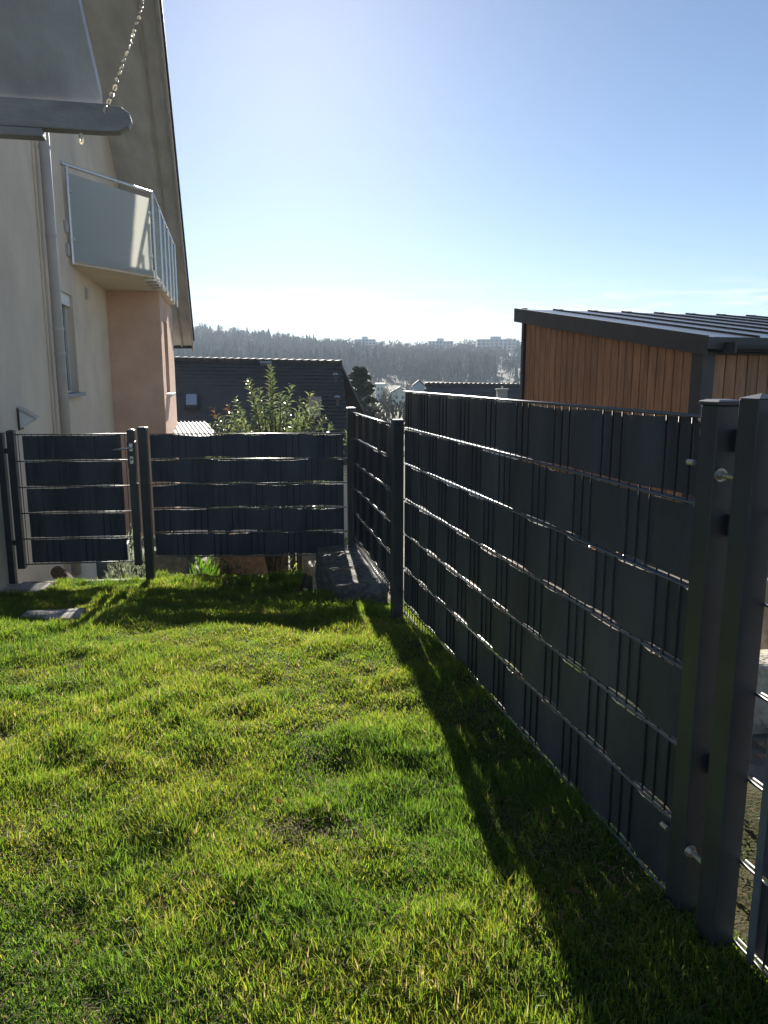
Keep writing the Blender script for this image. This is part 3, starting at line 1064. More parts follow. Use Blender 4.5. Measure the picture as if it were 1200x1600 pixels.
srf = shed_slab(-0.12, SLEN + 0.08, -0.058, SW + 0.1, -0.03, 0.0).build('roof', M['seam'], shed)
shed_slab(-0.125, SLEN + 0.085, -0.085, -0.059, -0.15, 0.012).build('fascia', M['trim'], srf, bevel=0.003)
MB().box(FS, -0.15, -0.121, -0.085, SW + 0.1, zs(-0.12) - 0.10, zs(-.12) - 0.006).build('front_fascia', M['trim'], srf, bevel=0.002)
t = 0.45
while t < SW:
    shed_slab(-0.12, SLEN + 0.08, t, t + 0.022, 0.0005, 0.018).build('standing_seam', M['seam'], srf)
    t += 0.5
for k in range(10):
    t = 0.02 + 0.5 * k
    MB().box(FS, SLEN + 0.03, SLEN + 0.10, t, t + 0.05, zs(SLEN) + 0.002, zs(SLEN) + 0.022).build('seam_end', M['seam'], srf)
gp = []
for k in range(7):
    a = math.pi + math.pi * k / 6
    gp.append(FS(-0.205 + 0.052 * math.cos(a), 0.10, zs(0) - 0.085 + 0.052 * math.sin(a)))
MB().prism(gp, Vector(FS(0, SW - 0.1, 0)) - Vector(FS(0, 0, 0))).build('gutter', M['trim'], shed, smooth=False)
MB().box(FS, -0.27, -0.14, 0.08, 0.0985, zs(0) - 0.15, zs(0) - 0.06).build('gutter_end', M['trim'], shed)


# ------------------------------------------------------------------ neighbouring houses below
def tiled_roof(parent, e0, e1, r0, r1, courses, per, m, name='roof_tiles'):
    """tiles laid in overlapping courses between an eave edge and a ridge edge, joined into one covering"""
    e0, e1, r0, r1 = map(Vector, (e0, e1, r0, r1))
    nrm = (e1 - e0).cross(r0 - e0).normalized()
    if nrm.z < 0:
        nrm = -nrm
    mbx = MB()
    rnd = random.Random(courses * 7 + per)
    for i in range(courses):
        a0, a1 = e0.lerp(r0, i / courses), e1.lerp(r1, i / courses)
        b0, b1 = e0.lerp(r0, (i + 1.15) / courses), e1.lerp(r1, (i + 1.15) / courses)
        sh = 0.5 / per * (i % 2)
        for j in range(per):
            f0, f1 = j / per + sh + 0.0006, (j + 1) / per + sh - 0.0006
            if f1 > 1.001:
                continue
            h = rnd.uniform(0.012, 0.03)
            p = [a0.lerp(a1, f0) + nrm * 0.02, a0.lerp(a1, f1) + nrm * 0.02, b0.lerp(b1, f1), b0.lerp(b1, f0)]
            mbx.hexa(p + [p[0] + nrm * h, p[1] + nrm * h, p[2] + nrm * .008, p[3] + nrm * .008])
    return mbx.build(name, m, parent, kind='stuff')


# house with the long dark tile roof
R1, R0 = P(534, 568, 28.0), P(150, 560, 28.6)
E1, E0 = P(551, 720, 23.4), P(150, 735, 23.6)
B1 = Vector((R1.x + 1.2, 32.6, E1.z))
B0 = Vector((R0.x + .6, 32.8, E0.z))
dh = thing('neighbour_house', (E1.x - 4, 24, -4.3), 'neighbouring house with a long dark tiled roof below the wooded hill', 'house')
dn = Vector((0, 0, -0.12))
MB().hexa([E0 + dn, E1 + dn, R1 + dn, R0 + dn, E0, E1, R1, R0]).build('roof', M['roof'], dh)
MB().hexa([R0 + dn, R1 + dn, B1 + dn, B0 + dn, R0, R1, B1, B0]).build('roof', M['roof'], dh)
tiled_roof(dh, E0, E1, R0, R1, 26, 46, M['roof'])
mb = MB()
for j in range(32):
    a, b_ = R0.lerp(R1, j / 32), R0.lerp(R1, (j + 1.05) / 32)
    mb.tube([a + Vector((0, 0, .02)), b_ + Vector((0, 0, .035))], [0.085, 0.10], 8)
mb.build('ridge_tiles', M['roof'], dh, smooth=True, kind='stuff')
FW = Fr(E0.x + 0.3, E0.y + 0.4, 90)
MB().prism([(E0.x + .3, 24.1, -4.6), (E1.x - .2, 24.1, -4.6), (E1.x + .5, 32, -4.6), (E0.x + .5, 32, -4.6)], (0, 0, E1.z + 4.55)).build('wall', M['render_far'], dh)


def on_roof(px, py):
    """point on the dark roof plane under a pixel"""
    o = Vector((0, 0, CAMZ))
    d = P(px, py, 1.0) - o
    nrm = (E1 - E0).cross(R0 - E0).normalized()
    k = (E0 - o).dot(nrm) / d.dot(nrm)
    return o + d * k, nrm if nrm.z > 0 else -nrm


def roof_quad(px0, px1, py0, py1, h, m, name, parent):
    pts, nr = [], None
    for (x, y) in ((px0, py1), (px1, py1), (px1, py0), (px0, py0)):
        p_, nr = on_roof(x, y)
        pts.append(p_ + nr * 0.02)
    return MB().hexa(pts + [p_ + nr * h for p_ in pts]).build(name, m, parent)


sk = roof_quad(289, 311, 618, 641, 0.10, M['trim'], 'skylight', dh)
roof_quad(292, 308.5, 620.5, 637, 0.115, mat('skylight_glass', (0.30, 0.36, 0.42), 0.08, 0.03, 2, 0, spec=1.0), 'pane', sk)
roof_quad(407, 425, 568.5, 571.5, 0.10, M['zinc'], 'vent_strip', dh)
for (x, y) in ((524, 598), (527, 634)):
    q, nr = on_roof(x, y)
    vp = MB().tube([q, q + Vector((0, 0, 0.28))], 0.06, 10).build('vent_pipe', M['trim'], dh)
    MB().tube([q + Vector((0, 0, 0.281)), q + Vector((0, 0, 0.34))], [0.11, 0.05], 10).build('vent_cap', M['zinc'], vp)
q, nr = on_roof(492, 640)
MB().box(WORLD, q.y - .2, q.y + .3, q.x - .2, q.x + .2, q.z - .4, q.z + .42).build('chimney', M['concrete'], dh)

# white ribbed canopy next to the house
cp = thing('canopy', (-4.0, 14.5, -2.2), 'pale ribbed sheet canopy roof low beside the house corner behind the gate', 'canopy')
C00, C10 = P(262, 692, 13.0), P(352, 692, 13.0)
C01, C11 = P(250, 660, 16.0), P(322, 660, 16.0)
dn = Vector((0, 0, -0.03))
MB().hexa([C00 + dn, C10 + dn, C11 + dn, C01 + dn, C00, C10, C11, C01]).build('sheet', M['poly'], cp)
for k in range(12):
    a, b_ = C00.lerp(C10, (k + .3) / 12), C01.lerp(C11, (k + .3) / 12)
    w = (C10 - C00) / 60
    u3 = Vector((0, 0, 0.03))
    MB().hexa([a + u3 * .02, a + w + u3 * .02, b_ + w + u3 * .02, b_ + u3 * .02, a + u3, a + w + u3, b_ + w + u3, b_ + u3]).build('rib', M['poly'], cp)
for q in (C00, C10, C01, C11):
    MB().box(WORLD, q.y - .05, q.y + .05, q.x - .05, q.x + .05, -2.4, q.z - 0.031).build('post', M['trim'], cp)

# roof with chimney beyond the tall fence
Ra, Rb = P(664, 601, 46), P(840, 603, 46)
Ea, Eb = P(650, 690, 40), P(850, 690, 40)
nh = thing('neighbour_house', (Ra.x + 3, 43, -7), 'house with a long dark roof and pale chimney showing above the tall fence', 'house')
dn = Vector((0, 0, -0.15))
MB().hexa([Ea + dn, Eb + dn, Rb + dn, Ra + dn, Ea, Eb, Rb, Ra]).build('roof', M['roof'], nh)
MB().hexa([Ra + dn, Rb + dn, Vector((Rb.x, 52, Eb.z)) + dn, Vector((Ra.x, 52, Ea.z)) + dn, Ra, Rb, Vector((Rb.x, 52, Eb.z)), Vector((Ra.x, 52, Ea.z))]).build('roof', M['roof'], nh)
tiled_roof(nh, Ea, Eb, Ra, Rb, 20, 30, M['roof'])
mb = MB()
for j in range(24):
    a, b_ = Ra.lerp(Rb, j / 24), Ra.lerp(Rb, (j + 1.05) / 24)
    mb.tube([a, b_ + Vector((0, 0, .02))], [0.12, 0.15], 8)
mb.build('ridge_tiles', M['roof'], nh, smooth=True, kind='stuff')
MB().prism([(Ea.x + .4, 40.6, -7.4), (Eb.x - .4, 40.6, -7.4), (Eb.x - .4, 51.5, -7.4), (Ea.x + .4, 51.5, -7.4)], (0, 0, Ea.z + 7.3)).build('wall', M['render_far'], nh)
MB().add([Ra + Vector((-.02, -5.5, -3.0)), Ra + Vector((-.02, 5.5, -3.0)), Ra + Vector((-.02, 0, -.17))], [(0, 1, 2)])
q = P(784, 622, 43.5)
cbx = MB().box(WORLD, 43.2, 43.8, q.x - 0.27, q.x + 0.27, q.z - 1.2, P(784, 609, 43.5).z).build('chimney', M['concrete'], nh)
MB().box(WORLD, 43.15, 43.85, q.x - 0.34, q.x + 0.34, P(784, 609, 43.5).z + .003, P(784, 607.2, 43.5).z).build('chimney_cap', M['concrete'], cbx)
MB().tube([(q.x, 43.5, P(784, 607, 43.5).z + .005), (q.x, 43.5, P(784, 603.5, 43.5).z)], 0.06, 8).build('flue', M['zinc'], cbx)


def small_house(px0, px1, py_ridge, py_eave, py_base, D, label, wallm, roofm, gable_front=True, seed=0):
    a, b_ = P(px0, py_base, D), P(px1, py_base, D)
    ze, zr = P(px0, py_eave, D).z, P((px0 + px1) / 2, py_ridge, D).z
    z0 = min(a.z, float(ground_z(a.x, D))) - 1
    w = b_.x - a.x
    dp_ = w * 1.1
    h = thing('far_house', ((a.x + b_.x) / 2, D, z0), label, 'house', 'far houses in the valley')
    xm = (a.x + b_.x) / 2
    if gable_front:
        MB().prism([(a.x, D, z0), (b_.x, D, z0), (b_.x, D, ze), (xm, D, zr), (a.x, D, ze)], (0, dp_, 0)).build('wall', wallm, h)
        o = w * 0.08
        for sgn in (-1, 1):
            x1 = xm + sgn * (w / 2 + o)
            z1 = ze - (zr - ze) * (2 * o / w)
            MB().hexa([(x1, D - o, z1 + .02), (xm, D - o, zr + .02), (xm, D + dp_ + o, zr + .02), (x1, D + dp_ + o, z1 + .02),
                       (x1, D - o, z1 + .35), (xm, D - o, zr + .35), (xm, D + dp_ + o, zr + .35), (x1, D + dp_ + o, z1 + .35)]).build('roof', roofm, h)
    else:
        MB().box(WORLD, D, D + dp_, a.x, b_.x, z0, ze).build('wall', wallm, h)
        o = w * 0.05
        MB().prism([(a.x - o, D - o, ze + .02), (a.x - o, D + dp_ / 2, zr), (a.x - o, D + dp_ + o, ze + .02)], (w + 2 * o, 0, 0)).build('roof', roofm, h)
    for fx in (0.22, 0.62):
        for fz in (0.25, 0.62):
            zz = z0 + 1 + (ze - z0 - 1) * fz
            MB().box(WORLD, D - 0.06, D - 0.005, a.x + w * fx, a.x + w * (fx + .16), zz, zz + (ze - z0) * 0.16).build('window', M['window_far'], h)
    return h


M['far_roof'] = mat('far_roof', (0.06, 0.05, 0.048), 0.7, 0.15, 0.5, 0)
small_house(587, 601, 598, 600, 624, 330, 'small white flat-topped house right of the pine tree', M['render_far'], M['far_roof'], False)
small_house(612, 637, 606, 613, 632, 260, 'white gabled house just above the bright meadow', M['render_far'], M['far_roof'], True)
small_house(646, 663, 596, 603, 622, 170, 'dark roofed house with pale gable left of the chimney roof', mat('far_blue_render', (0.42, 0.46, 0.52), 0.9, 0.05, 0.4, 0), M['far_roof'], True)
small_house(664, 692, 596, 602, 620, 210, 'low dark roofed house peeping over the chimney roof ridge', M['render_far'], M['far_roof'], False)


def block(px0, px1, py0, py1, D, floors, cols, label, top=None):
    a, b_ = P(px0, py1, D), P(px1, py1, D)
    zt = P(px0, py0, D).z
    z0 = float(min(a.z, ground_z(a.x, D), ground_z(b_.x, D))) - 2
    h = thing('apartment_block', ((a.x + b_.x) / 2, D, z0), label, 'building', 'apartment blocks on the hill')
    MB().box(WORLD, D, D + 14, a.x, b_.x, z0, zt).build('wall', M['render_far'], h)
    w = b_.x - a.x
    MB().box(WORLD, D + 3, D + 10, a.x + w * .35, a.x + w * (.62 if top is None else top), zt + .01, zt + 3.0).build('roof_storey', M['render_far'], h)
    fh = (zt - a.z) / floors
    wmesh = MB().box(WORLD, 0, 0.12, 0, w / cols * 0.55, 0, fh * 0.5).mesh('window')
    bmesh_ = MB().box(WORLD, 0, 0.9, 0, w, 0, fh * 0.10).mesh('balcony_slab')
    for f in range(floors):
        z = a.z + f * fh
        put('balcony_slab', bmesh_, M['render_far'], h, Matrix.Translation((a.x, D - 0.95, z)))
        for c_ in range(cols):
            put('window', wmesh, M['window_far'], h, Matrix.Translation((a.x + w / cols * (c_ + 0.22), D - 0.14, z + fh * 0.28)))
    return h


block(554, 587, 530, 552, 840, 5, 6, 'pale apartment block on the wooded ridge, leftmost of the four')
block(669, 708, 533, 562, 820, 6, 7, 'pale apartment block in the middle of the wooded ridge')
block(745, 806, 530, 556, 830, 5, 9, 'wide pale apartment block with raised centre on the ridge beside the shed')
block(784, 822, 557, 590, 640, 7, 6, 'pale apartment block lower on the slope right beside the shed edge')

# ------------------------------------------------------------------ woods on the hill (one mass)
tris, cols = [], []
rs = np.random.default_rng(5)


def conifer(x, y, z, h, c, sx=1.0):
    out = []
    lay = 5
    for l in range(lay):
        f0 = 0.12 + 0.85 * l / lay
        f1 = min(1.0, f0 + 0.34)
        r0 = h * 0.17 * (1 - f0) * sx + 0.25
        k = 7
        ang = np.linspace(0, 2 * np.pi, k, endpoint=False) + rs.uniform(0, 1)
        rr = r0 * rs.uniform(0.65, 1.25, k)
        base = np.stack([x + rr * np.cos(ang), y + rr * np.sin(ang), np.full(k, z + h * f0) + rs.uniform(-.05, .05, k) * h * .6], 1)
        apex = np.array([x + rs.uniform(-.2, .2), y, z + h * f1])
        for i in range(k):
            out.append([base[i], base[(i + 1) % k], apex])
    return np.array(out), np.tile(c, (len(out), 1)) * rs.uniform(0.7, 1.25, (len(out), 1))


def bare(x, y, z, h, c, n=46):
    """leafless crown: fans of thin twigs round a forked trunk"""
    f = rs.uniform(0.25, 1, n)
    a = rs.uniform(0, 2 * np.pi, n)
    spread = h * 0.30 * np.sin(np.pi * np.clip(f * 0.85, 0, 1)) * rs.uniform(.5, 1.1, n)
    p = np.stack([x + spread * np.cos(a) * .55, y + spread * np.sin(a) * .55, z + h * f * 0.8], 1)
    d = np.stack([np.cos(a) * .6, np.sin(a) * .6, rs.uniform(.6, 1.3, n)], 1)
    d /= np.linalg.norm(d, axis=1, keepdims=True)
    ln = h * rs.uniform(0.12, 0.26, n)
    q = p + d * ln[:, None]
    wv = rs.normal(0, 1, (n, 3)) * np.array([1, .3, .3])
    wv /= np.linalg.norm(wv, axis=1, keepdims=True)
    w = h * rs.uniform(0.012, 0.045, n)
    t = np.stack([p, q + wv * w[:, None], q - wv * w[:, None]], 1)
    tk = np.array([[[x - .02 * h, y, z], [x + .02 * h, y, z], [x, y, z + h * .75]]])
    t = np.concatenate([t, tk])
    return t, np.tile(c, (len(t), 1)) * rs.uniform(0.7, 1.3, (len(t), 1))


ntree = 0
for it in range(4200):
    y = 430 + 480 * rs.random() ** 0.8
    k = rs.uniform(-0.42, 0.62) if it % 3 else rs.uniform(-0.30, 0.22)
    x = k * y
    px = 600 + 1195 * k
    if (774 < px < 830 and y < 645) or (735 < px < 812 and 700 < y < 835):
        if rs.random() < 0.8:
            continue
    if (660 < px < 715 and 740 < y < 822) or (548 < px < 592 and 770 < y < 842):
        if rs.random() < 0.6:
            continue
    z = float(ground_z(x, y)) - 0.5
    con = vnoise(x, y, 0.013, 4) + (0.22 if px < 430 else 0) + rs.uniform(-.15, .15)
    if con > 0.63:
        c = np.array([0.030, 0.042, 0.026]) * rs.uniform(.7, 1.3)
        t, cc = conifer(x, y, z, rs.uniform(7, 18), c, rs.uniform(.8, 1.6))
    else:
        c = np.array([0.060, 0.056, 0.048]) * rs.uniform(.6, 1.4)
        t, cc = bare(x, y, z, rs.uniform(7, 16), c, 52)
    tris.append(t)
    cols.append(cc)
for it in range(420):
    y = 90 + 340 * rs.random()
    k = rs.uniform(-0.12, 0.30)
    px = 600 + 1195 * k
    if 612 < px < 636 and y > 150:
        continue
    if 580 < px < 606 and 150 < y < 335 or 606 < px < 700 and 100 < y < 262:
        if rs.random() < .75:
            continue
    x = k * y
    z = float(ground_z(x, y)) - .4
    if rs.random() < .3:
        t, cc = conifer(x, y, z, rs.uniform(4, 8), np.array([0.030, 0.042, 0.026]) * rs.uniform(.7, 1.3), rs.uniform(1.0, 1.6))
    else:
        t, cc = bare(x, y, z, rs.uniform(3.5, 7), np.array([0.075, 0.065, 0.042]) * rs.uniform(.7, 1.3), 60)
    tris.append(t)
    cols.append(cc)
tm = tri_mesh('hill_wood', np.concatenate(tris), np.concatenate(cols))
put('hill_wood', tm, M['needle'], kind='stuff', label='wooded hillside of bare trees and conifers across the valley', category='wood')


# ------------------------------------------------------------------ single trees and shrubs
def branch_tube(mbx, p, d, l, r, depth, tips, rnd, bend=0.25):
    pts = [p]
    q = p.copy()
    dd = d.copy()
    for k in range(3):
        dd = (dd + Vector((rnd.uniform(-bend, bend), rnd.uniform(-bend, bend), rnd.uniform(-bend * .3, bend)))).normalized()
        q = q + dd * (l / 3)
        pts.append(q.copy())
    mbx.tube(pts, [r, r * .85, r * .7, r * .55], 6)
    tips.append((pts[-1], dd))
    if depth > 0:
        for k in range(rnd.choice((2, 3, 3))):
            a = rnd.uniform(0, 6.28)
            sd_ = Vector((math.cos(a), math.sin(a), rnd.uniform(-.1, .5)))
            branch_tube(mbx, pts[rnd.choice((2, 3))], (dd * .7 + sd_ * .75).normalized(), l * rnd.uniform(.55, .8), r * .55, depth - 1, tips, rnd, bend)


# broad-leaved shrub behind the far fence
rnd = random.Random(3)
SHX = P(425, 690, 7.5)
sh = thing('shrub', (SHX.x, 7.5, -0.75), 'leafy evergreen shrub with glossy leaves rising behind the far fence', 'shrub')
stems = MB()
cen, dr, upv, ln, wd, cl = [], [], [], [], [], []


def add_shoot(base, tip, n, red=0.0, ll=0.075):
    base, tip = Vector(base), Vector(tip)
    ax = (tip - base)
    pts = [base, base + ax * .35 + Vector((rnd.uniform(-.03, .03), rnd.uniform(-.03, .03), 0)), base + ax * .7, tip]
    stems.tube(pts, [0.008, 0.006, 0.004, 0.002], 5)
    axn = ax.normalized()
    for i in range(n):
        f = 0.08 + 0.92 * (i + rnd.random() * .5) / n
        a = i * 2.4 + rnd.uniform(-.3, .3)
        side = axn.cross(Vector((0, 1, 0.01))).normalized()
        o2 = axn.cross(side)
        out = side * math.cos(a) + o2 * math.sin(a)
        d = (out * rnd.uniform(.7, 1.0) + axn * rnd.uniform(.3, .9)).normalized()
        l = ll * rnd.uniform(.7, 1.15) * (0.65 if f > .93 else 1)
        cen.append(base + ax * f)
        dr.append(d)
        upv.append(axn + Vector((rnd.uniform(-.4, .4), rnd.uniform(-.4, .4), rnd.uniform(-.2, .4))))
        ln.append(l)
        wd.append(l * rnd.uniform(.36, .46))
        g = rnd.uniform(.75, 1.3)
        c = Vector((0.15, 0.19, 0.09)) * g
        if rnd.random() < .25:
            c = Vector((0.21, 0.24, 0.10)) * g
        if red and f > 0.8:
            c = Vector((0.15, 0.10, 0.05)) * g
        cl.append(c)


shoots = [(422, 570, 7.5, 30, .0), (426, 590, 7.45, 26, 0), (388, 592, 7.45, 28, 0), (395, 612, 7.6, 24, 0), (486, 612, 7.5, 28, 0), (470, 622, 7.4, 24, 0), (500, 628, 7.55, 22, 0),
          (455, 600, 7.6, 24, 0), (405, 606, 7.5, 24, 0), (440, 612, 7.35, 26, 0), (355, 632, 7.45, 24, .3), (331, 637, 7.5, 24, .3), (345, 650, 7.35, 22, 0), (368, 622, 7.6, 26, 0),
          (375, 640, 7.3, 24, 0), (412, 630, 7.25, 24, 0), (450, 638, 7.25, 24, 0), (480, 645, 7.3, 24, 0), (508, 650, 7.4, 22, 0), (520, 662, 7.5, 18, 0), (325, 660, 7.5, 18, 0),
          (395, 652, 7.2, 24, 0), (430, 655, 7.2, 24, 0), (465, 660, 7.2, 22, 0), (495, 665, 7.3, 20, 0), (350, 668, 7.3, 20, 0), (372, 664, 7.2, 20, 0), (445, 626, 7.7, 24, 0), (360, 645, 7.7, 22, 0), (490, 636, 7.75, 22, 0)]
for (x, y, D, n, red) in shoots:
    tip = P(x, y, D)
    base = Vector((SHX.x + (tip.x - SHX.x) * 0.55, 7.5 + (D - 7.5) * .5, max(0.1, tip.z - rnd.uniform(.42, .62))))
    add_shoot(base, tip, int(n * 1.7), red, 0.078)
    stems.tube([(SHX.x + rnd.uniform(-.06, .06), 7.5 + rnd.uniform(-.05, .05), -0.75), (SHX.x + (base.x - SHX.x) * .5, 7.5, base.z * .4 - .3), base], [0.016, 0.012, 0.008], 6)
for k in range(170):
    a = rnd.uniform(0, 6.28)
    bx, by = SHX.x + math.cos(a) * rnd.uniform(.1, .56), 7.5 + math.sin(a) * rnd.uniform(.05, .35)
    bz = rnd.uniform(-0.1, 0.80 - 0.30 * abs(math.cos(a)))
    add_shoot((bx, by, bz), (bx + math.cos(a) * .2 + rnd.uniform(-.1, .1), by + math.sin(a) * .15, bz + rnd.uniform(.2, .34)), 18, 0, 0.085)
stems.build('stems', M['bark'], sh)
tr_, cc = leaf_quads(np.array(cen), np.array(dr), np.array(upv), np.array(ln), np.array(wd), np.array(cl))
put('foliage', tri_mesh('foliage', tr_, cc), M['leaf'], sh, kind='stuff')

# pine between the dark roof and the corner post
rnd = random.Random(12)
PD = 62
pb = P(562, 640, PD)
pz = float(ground_z(pb.x, PD))
pine = thing('pine_tree', (pb.x, PD, pz), 'dark green pine tree standing right of the long dark roof', 'tree')
mb = MB()
ztop = P(556, 573, PD).z
mb.tube([(pb.x, PD, pz - .2), (pb.x + .1, PD, pz + 3), (pb.x - .1, PD, ztop - .6)], [0.22, 0.16, 0.05], 8)
tt, tc = [], []
nclump = 170
for k in range(nclump):
    f = rnd.random()
    zc_ = pz + 3.0 + (ztop - pz - 3.2) * f
    rad = (1.75 * (1 - f) ** 0.6 + 0.25) * rnd.uniform(.3, 1.0)
    a = rnd.uniform(0, 6.28)
    c0 = Vector((pb.x + rad * math.cos(a) * 1.05 + 0.2 * (1 - f), PD + rad * math.sin(a), zc_))
    mb.tube([(pb.x, PD, zc_ - .35), c0], [0.035, 0.015], 5)
    r_ = rnd.uniform(.22, .46)
    m_ = 70
    d = rs.normal(0, 1, (m_, 3))
    d /= np.linalg.norm(d, axis=1, keepdims=True)
    d[:, 2] = np.abs(d[:, 2]) * .9 - .25
    p = np.array(c0)[None] + d * r_ * rs.uniform(.2, .8, (m_, 1))
    q = p + (d + rs.normal(0, .4, (m_, 3))) * r_ * .5
    w_ = rs.normal(0, 1, (m_, 3)) * .05
    tt.append(np.stack([p - w_, p + w_, q], 1))
    g = rs.uniform(.6, 1.35, (m_, 1))
    tc.append(np.array([[0.045, 0.06, 0.028]]) * g)
mb.build('trunk', M['bark'], pine)
put('crown', tri_mesh('crown', np.concatenate(tt), np.concatenate(tc)), M['needle'], pine, kind='stuff')


def bare_tree(px, py_top, py_base, D, label, name='bare_tree', depth=4, seed=1):
    rnd_ = random.Random(seed)
    b0 = P(px, py_base, D)
    g = float(ground_z(b0.x, D))
    h = P(px, py_top, D).z - b0.z
    t_ = thing(name, (b0.x, D, g), label, 'tree', 'single trees in the valley')
    mbt, mbc = MB(), MB()
    mbt.tube([(b0.x, D, g - .3), (b0.x, D, b0.z), (b0.x + h * .02, D, b0.z + h * .35)], [h * .035, h * .03, h * .022], 7)
    tips = []
    for k in range(6):
        a = k * 1.05 + rnd_.uniform(-.3, .3)
        branch_tube(mbc, Vector((b0.x + h * .02, D, b0.z + h * rnd_.uniform(.25, .36))), Vector((math.cos(a) * .7, math.sin(a) * .7, .9)).normalized(), h * .34, h * .014, depth - 1, tips, rnd_)
    mbt.build('trunk', M['bark'], t_)
    mbc.build('crown', M['bark'], t_)
    return t_


bare_tree(604, 604, 646, 120, 'leafless tree standing beside the bright meadow', seed=4)


def leafy_bush(name, centre, rx, ry, rz, n, col, label, leaf=0.05, cat='bush', seed=0, asp=0.45, upright=0.4, group=None, stem=True):
    g = np.random.default_rng(seed)
    d = g.normal(0, 1, (n, 3))
    d /= np.linalg.norm(d, axis=1, keepdims=True)
    d[:, 2] = np.abs(d[:, 2])
    rad = g.uniform(.35, 1.0, (n, 1)) ** .6
    lump = 0.75 + 0.5 * vnoise(d[:, 0] * 3 + seed, d[:, 2] * 3 + d[:, 1] * 2, 1.3, seed)[:, None]
    p = np.array(centre)[None] + d * rad * lump * np.array([[rx, ry, rz]])
    dirs = d + g.normal(0, .5, (n, 3)) + np.array([[0, 0, upright]])
    ups = g.normal(0, .5, (n, 3)) + np.array([[0, 0, 1.0]])
    l = leaf * g.uniform(.6, 1.3, n)
    c = np.array([col]) * g.uniform(.55, 1.4, (n, 1))
    t_ = thing(name, centre, label, cat, group)
    tr2, cc2 = leaf_quads(p, dirs, ups, l, l * asp, c)
    put('foliage', tri_mesh('foliage', tr2, cc2), M['leaf'], t_, kind='stuff')
    if stem:
        mbs = MB()
        for k in range(9):
            a = k * .7
            mbs.tube([(centre[0], centre[1], centre[2] - .02), (centre[0] + math.cos(a) * rx * .6, centre[1] + math.sin(a) * ry * .6, centre[2] + rz * .75)], [0.008, 0.003], 5)
        mbs.build('stems', M['bark'], t_)
    return t_


# planting below the fence and gate
q = P(208, 905, 7.2)
leafy_bush('lavender', (q.x, 7.2, -0.98), 0.34, 0.24, 0.86, 2600, (0.26, 0.30, 0.20), 'pale grey green bushy plant beyond the gate, right of the house corner', 0.05, 'bush', 3, 0.16, 0.9)
q = P(318, 890, 6.75)
leafy_bush('grass_tuft', (q.x, 6.75, -0.97), 0.17, 0.13, 0.62, 560, (0.13, 0.26, 0.04), 'bright green tuft in the sun below the far fence', 0.14, 'plant', 5, 0.10, 1.6)
q = P(345, 885, 7.5)
leafy_bush('low_bush', (q.x - .1, 7.6, -1.0), 0.30, 0.25, 0.66, 900, (0.07, 0.08, 0.05), 'dark low bush between bright tuft and reddish boulder', 0.05, 'bush', 6)
q = P(452, 885, 7.1)
leafy_bush('ground_plant', (q.x, 7.1, -0.97), 0.26, 0.17, 0.46, 900, (0.22, 0.26, 0.06), 'yellow green cushion plant in front of the reddish boulder', 0.05, 'plant', 7)
q = P(430, 868, 7.9)
leafy_bush('low_bush', (P(500, 868, 8.4).x - .1, 8.4, -1.1), 0.42, 0.3, 0.95, 1000, (0.055, 0.08, 0.03), 'dark leafy bush hanging over the sunlit stones below the fence', 0.07, 'bush', 8)
rough_block('planter', WORLD, 7.0, 7.35, P(243, 890, 7.2).x, P(300, 890, 7.2).x, -1.1, -0.30, M['stone'], 'dark squat stone planter low behind the far fence beside its post', 'planter', 0.01, seed=41)
bx = P(372, 885, 7.9)
g = np.random.default_rng(4)
mb = MB()
for i in range(7):
    for j in range(12):
        a, e_ = 2 * math.pi * j / 12, math.pi / 2 * i / 6
        r_ = 1 + 0.12 * (g.random() - .5)
        mb.v.append((bx.x + .42 * math.cos(a) * math.cos(e_) * r_, 7.95 + .3 * math.sin(a) * math.cos(e_) * r_, -1.02 + .68 * math.sin(e_) * r_))
for i in range(6):
    for j in range(12):
        mb.f.append((i * 12 + j, i * 12 + (j + 1) % 12, (i + 1) * 12 + (j + 1) % 12, (i + 1) * 12 + j))
mb.build('boulder', M['red_stone'], smooth=True, label='reddish rounded boulder in the sun below the far fence', category='stone')
q = P(428, 880, 8.3)
rough_block('garden_box', Fr(q.x, 8.3, -10), -0.12, 0.12, -0.10, 0.14, -1.2, -0.56, mat('pale_blue_box', (0.45, 0.52, 0.62), 0.5, 0.05, 5, 0), 'small pale blue box among the plants below the fence', 'box', 0.004, seed=44, seg=(1, 1, 1))
for k, x in enumerate((446, 458, 468)):
    q = P(x, 870, 8.0)
    MB().box(WORLD, 7.95, 8.0, q.x - .03, q.x + .03, -1.15, -0.30 - .04 * k).build('stake', M['bark'], bevel=0.004, label=['left weathered wooden stake below the fence, left of the pale stones', 'middle weathered wooden stake below the fence, left of the pale stones', 'right weathered wooden stake below the fence, nearest the pale stones'][k], category='stake', group='stakes below the fence')
q = P(158, 895, 8.6)
rough_block('storage_crate', Fr(q.x + .12, 8.6, -12), -0.2, 0.2, -0.13, 0.2, -1.2, -0.60, M['crate'], 'blue grey crate by the foot of the house wall under the gate', 'crate', 0.003, seed=46, seg=(1, 1, 1))
# log leaning under the gate
q0, q1 = P(106, 910, 6.75), P(88, 893, 6.9)
mb = MB()
mb.tube([q0 + (q0 - q1) * 2.6, q0, q0.lerp(q1, .5) + Vector((0.005, 0, .004)), q1], [0.06, 0.062, 0.066, 0.058], 12)
lg = mb.build('log', M['log'], smooth=False, label='short brown log leaning in front of the cream wall under the gate', category='log')
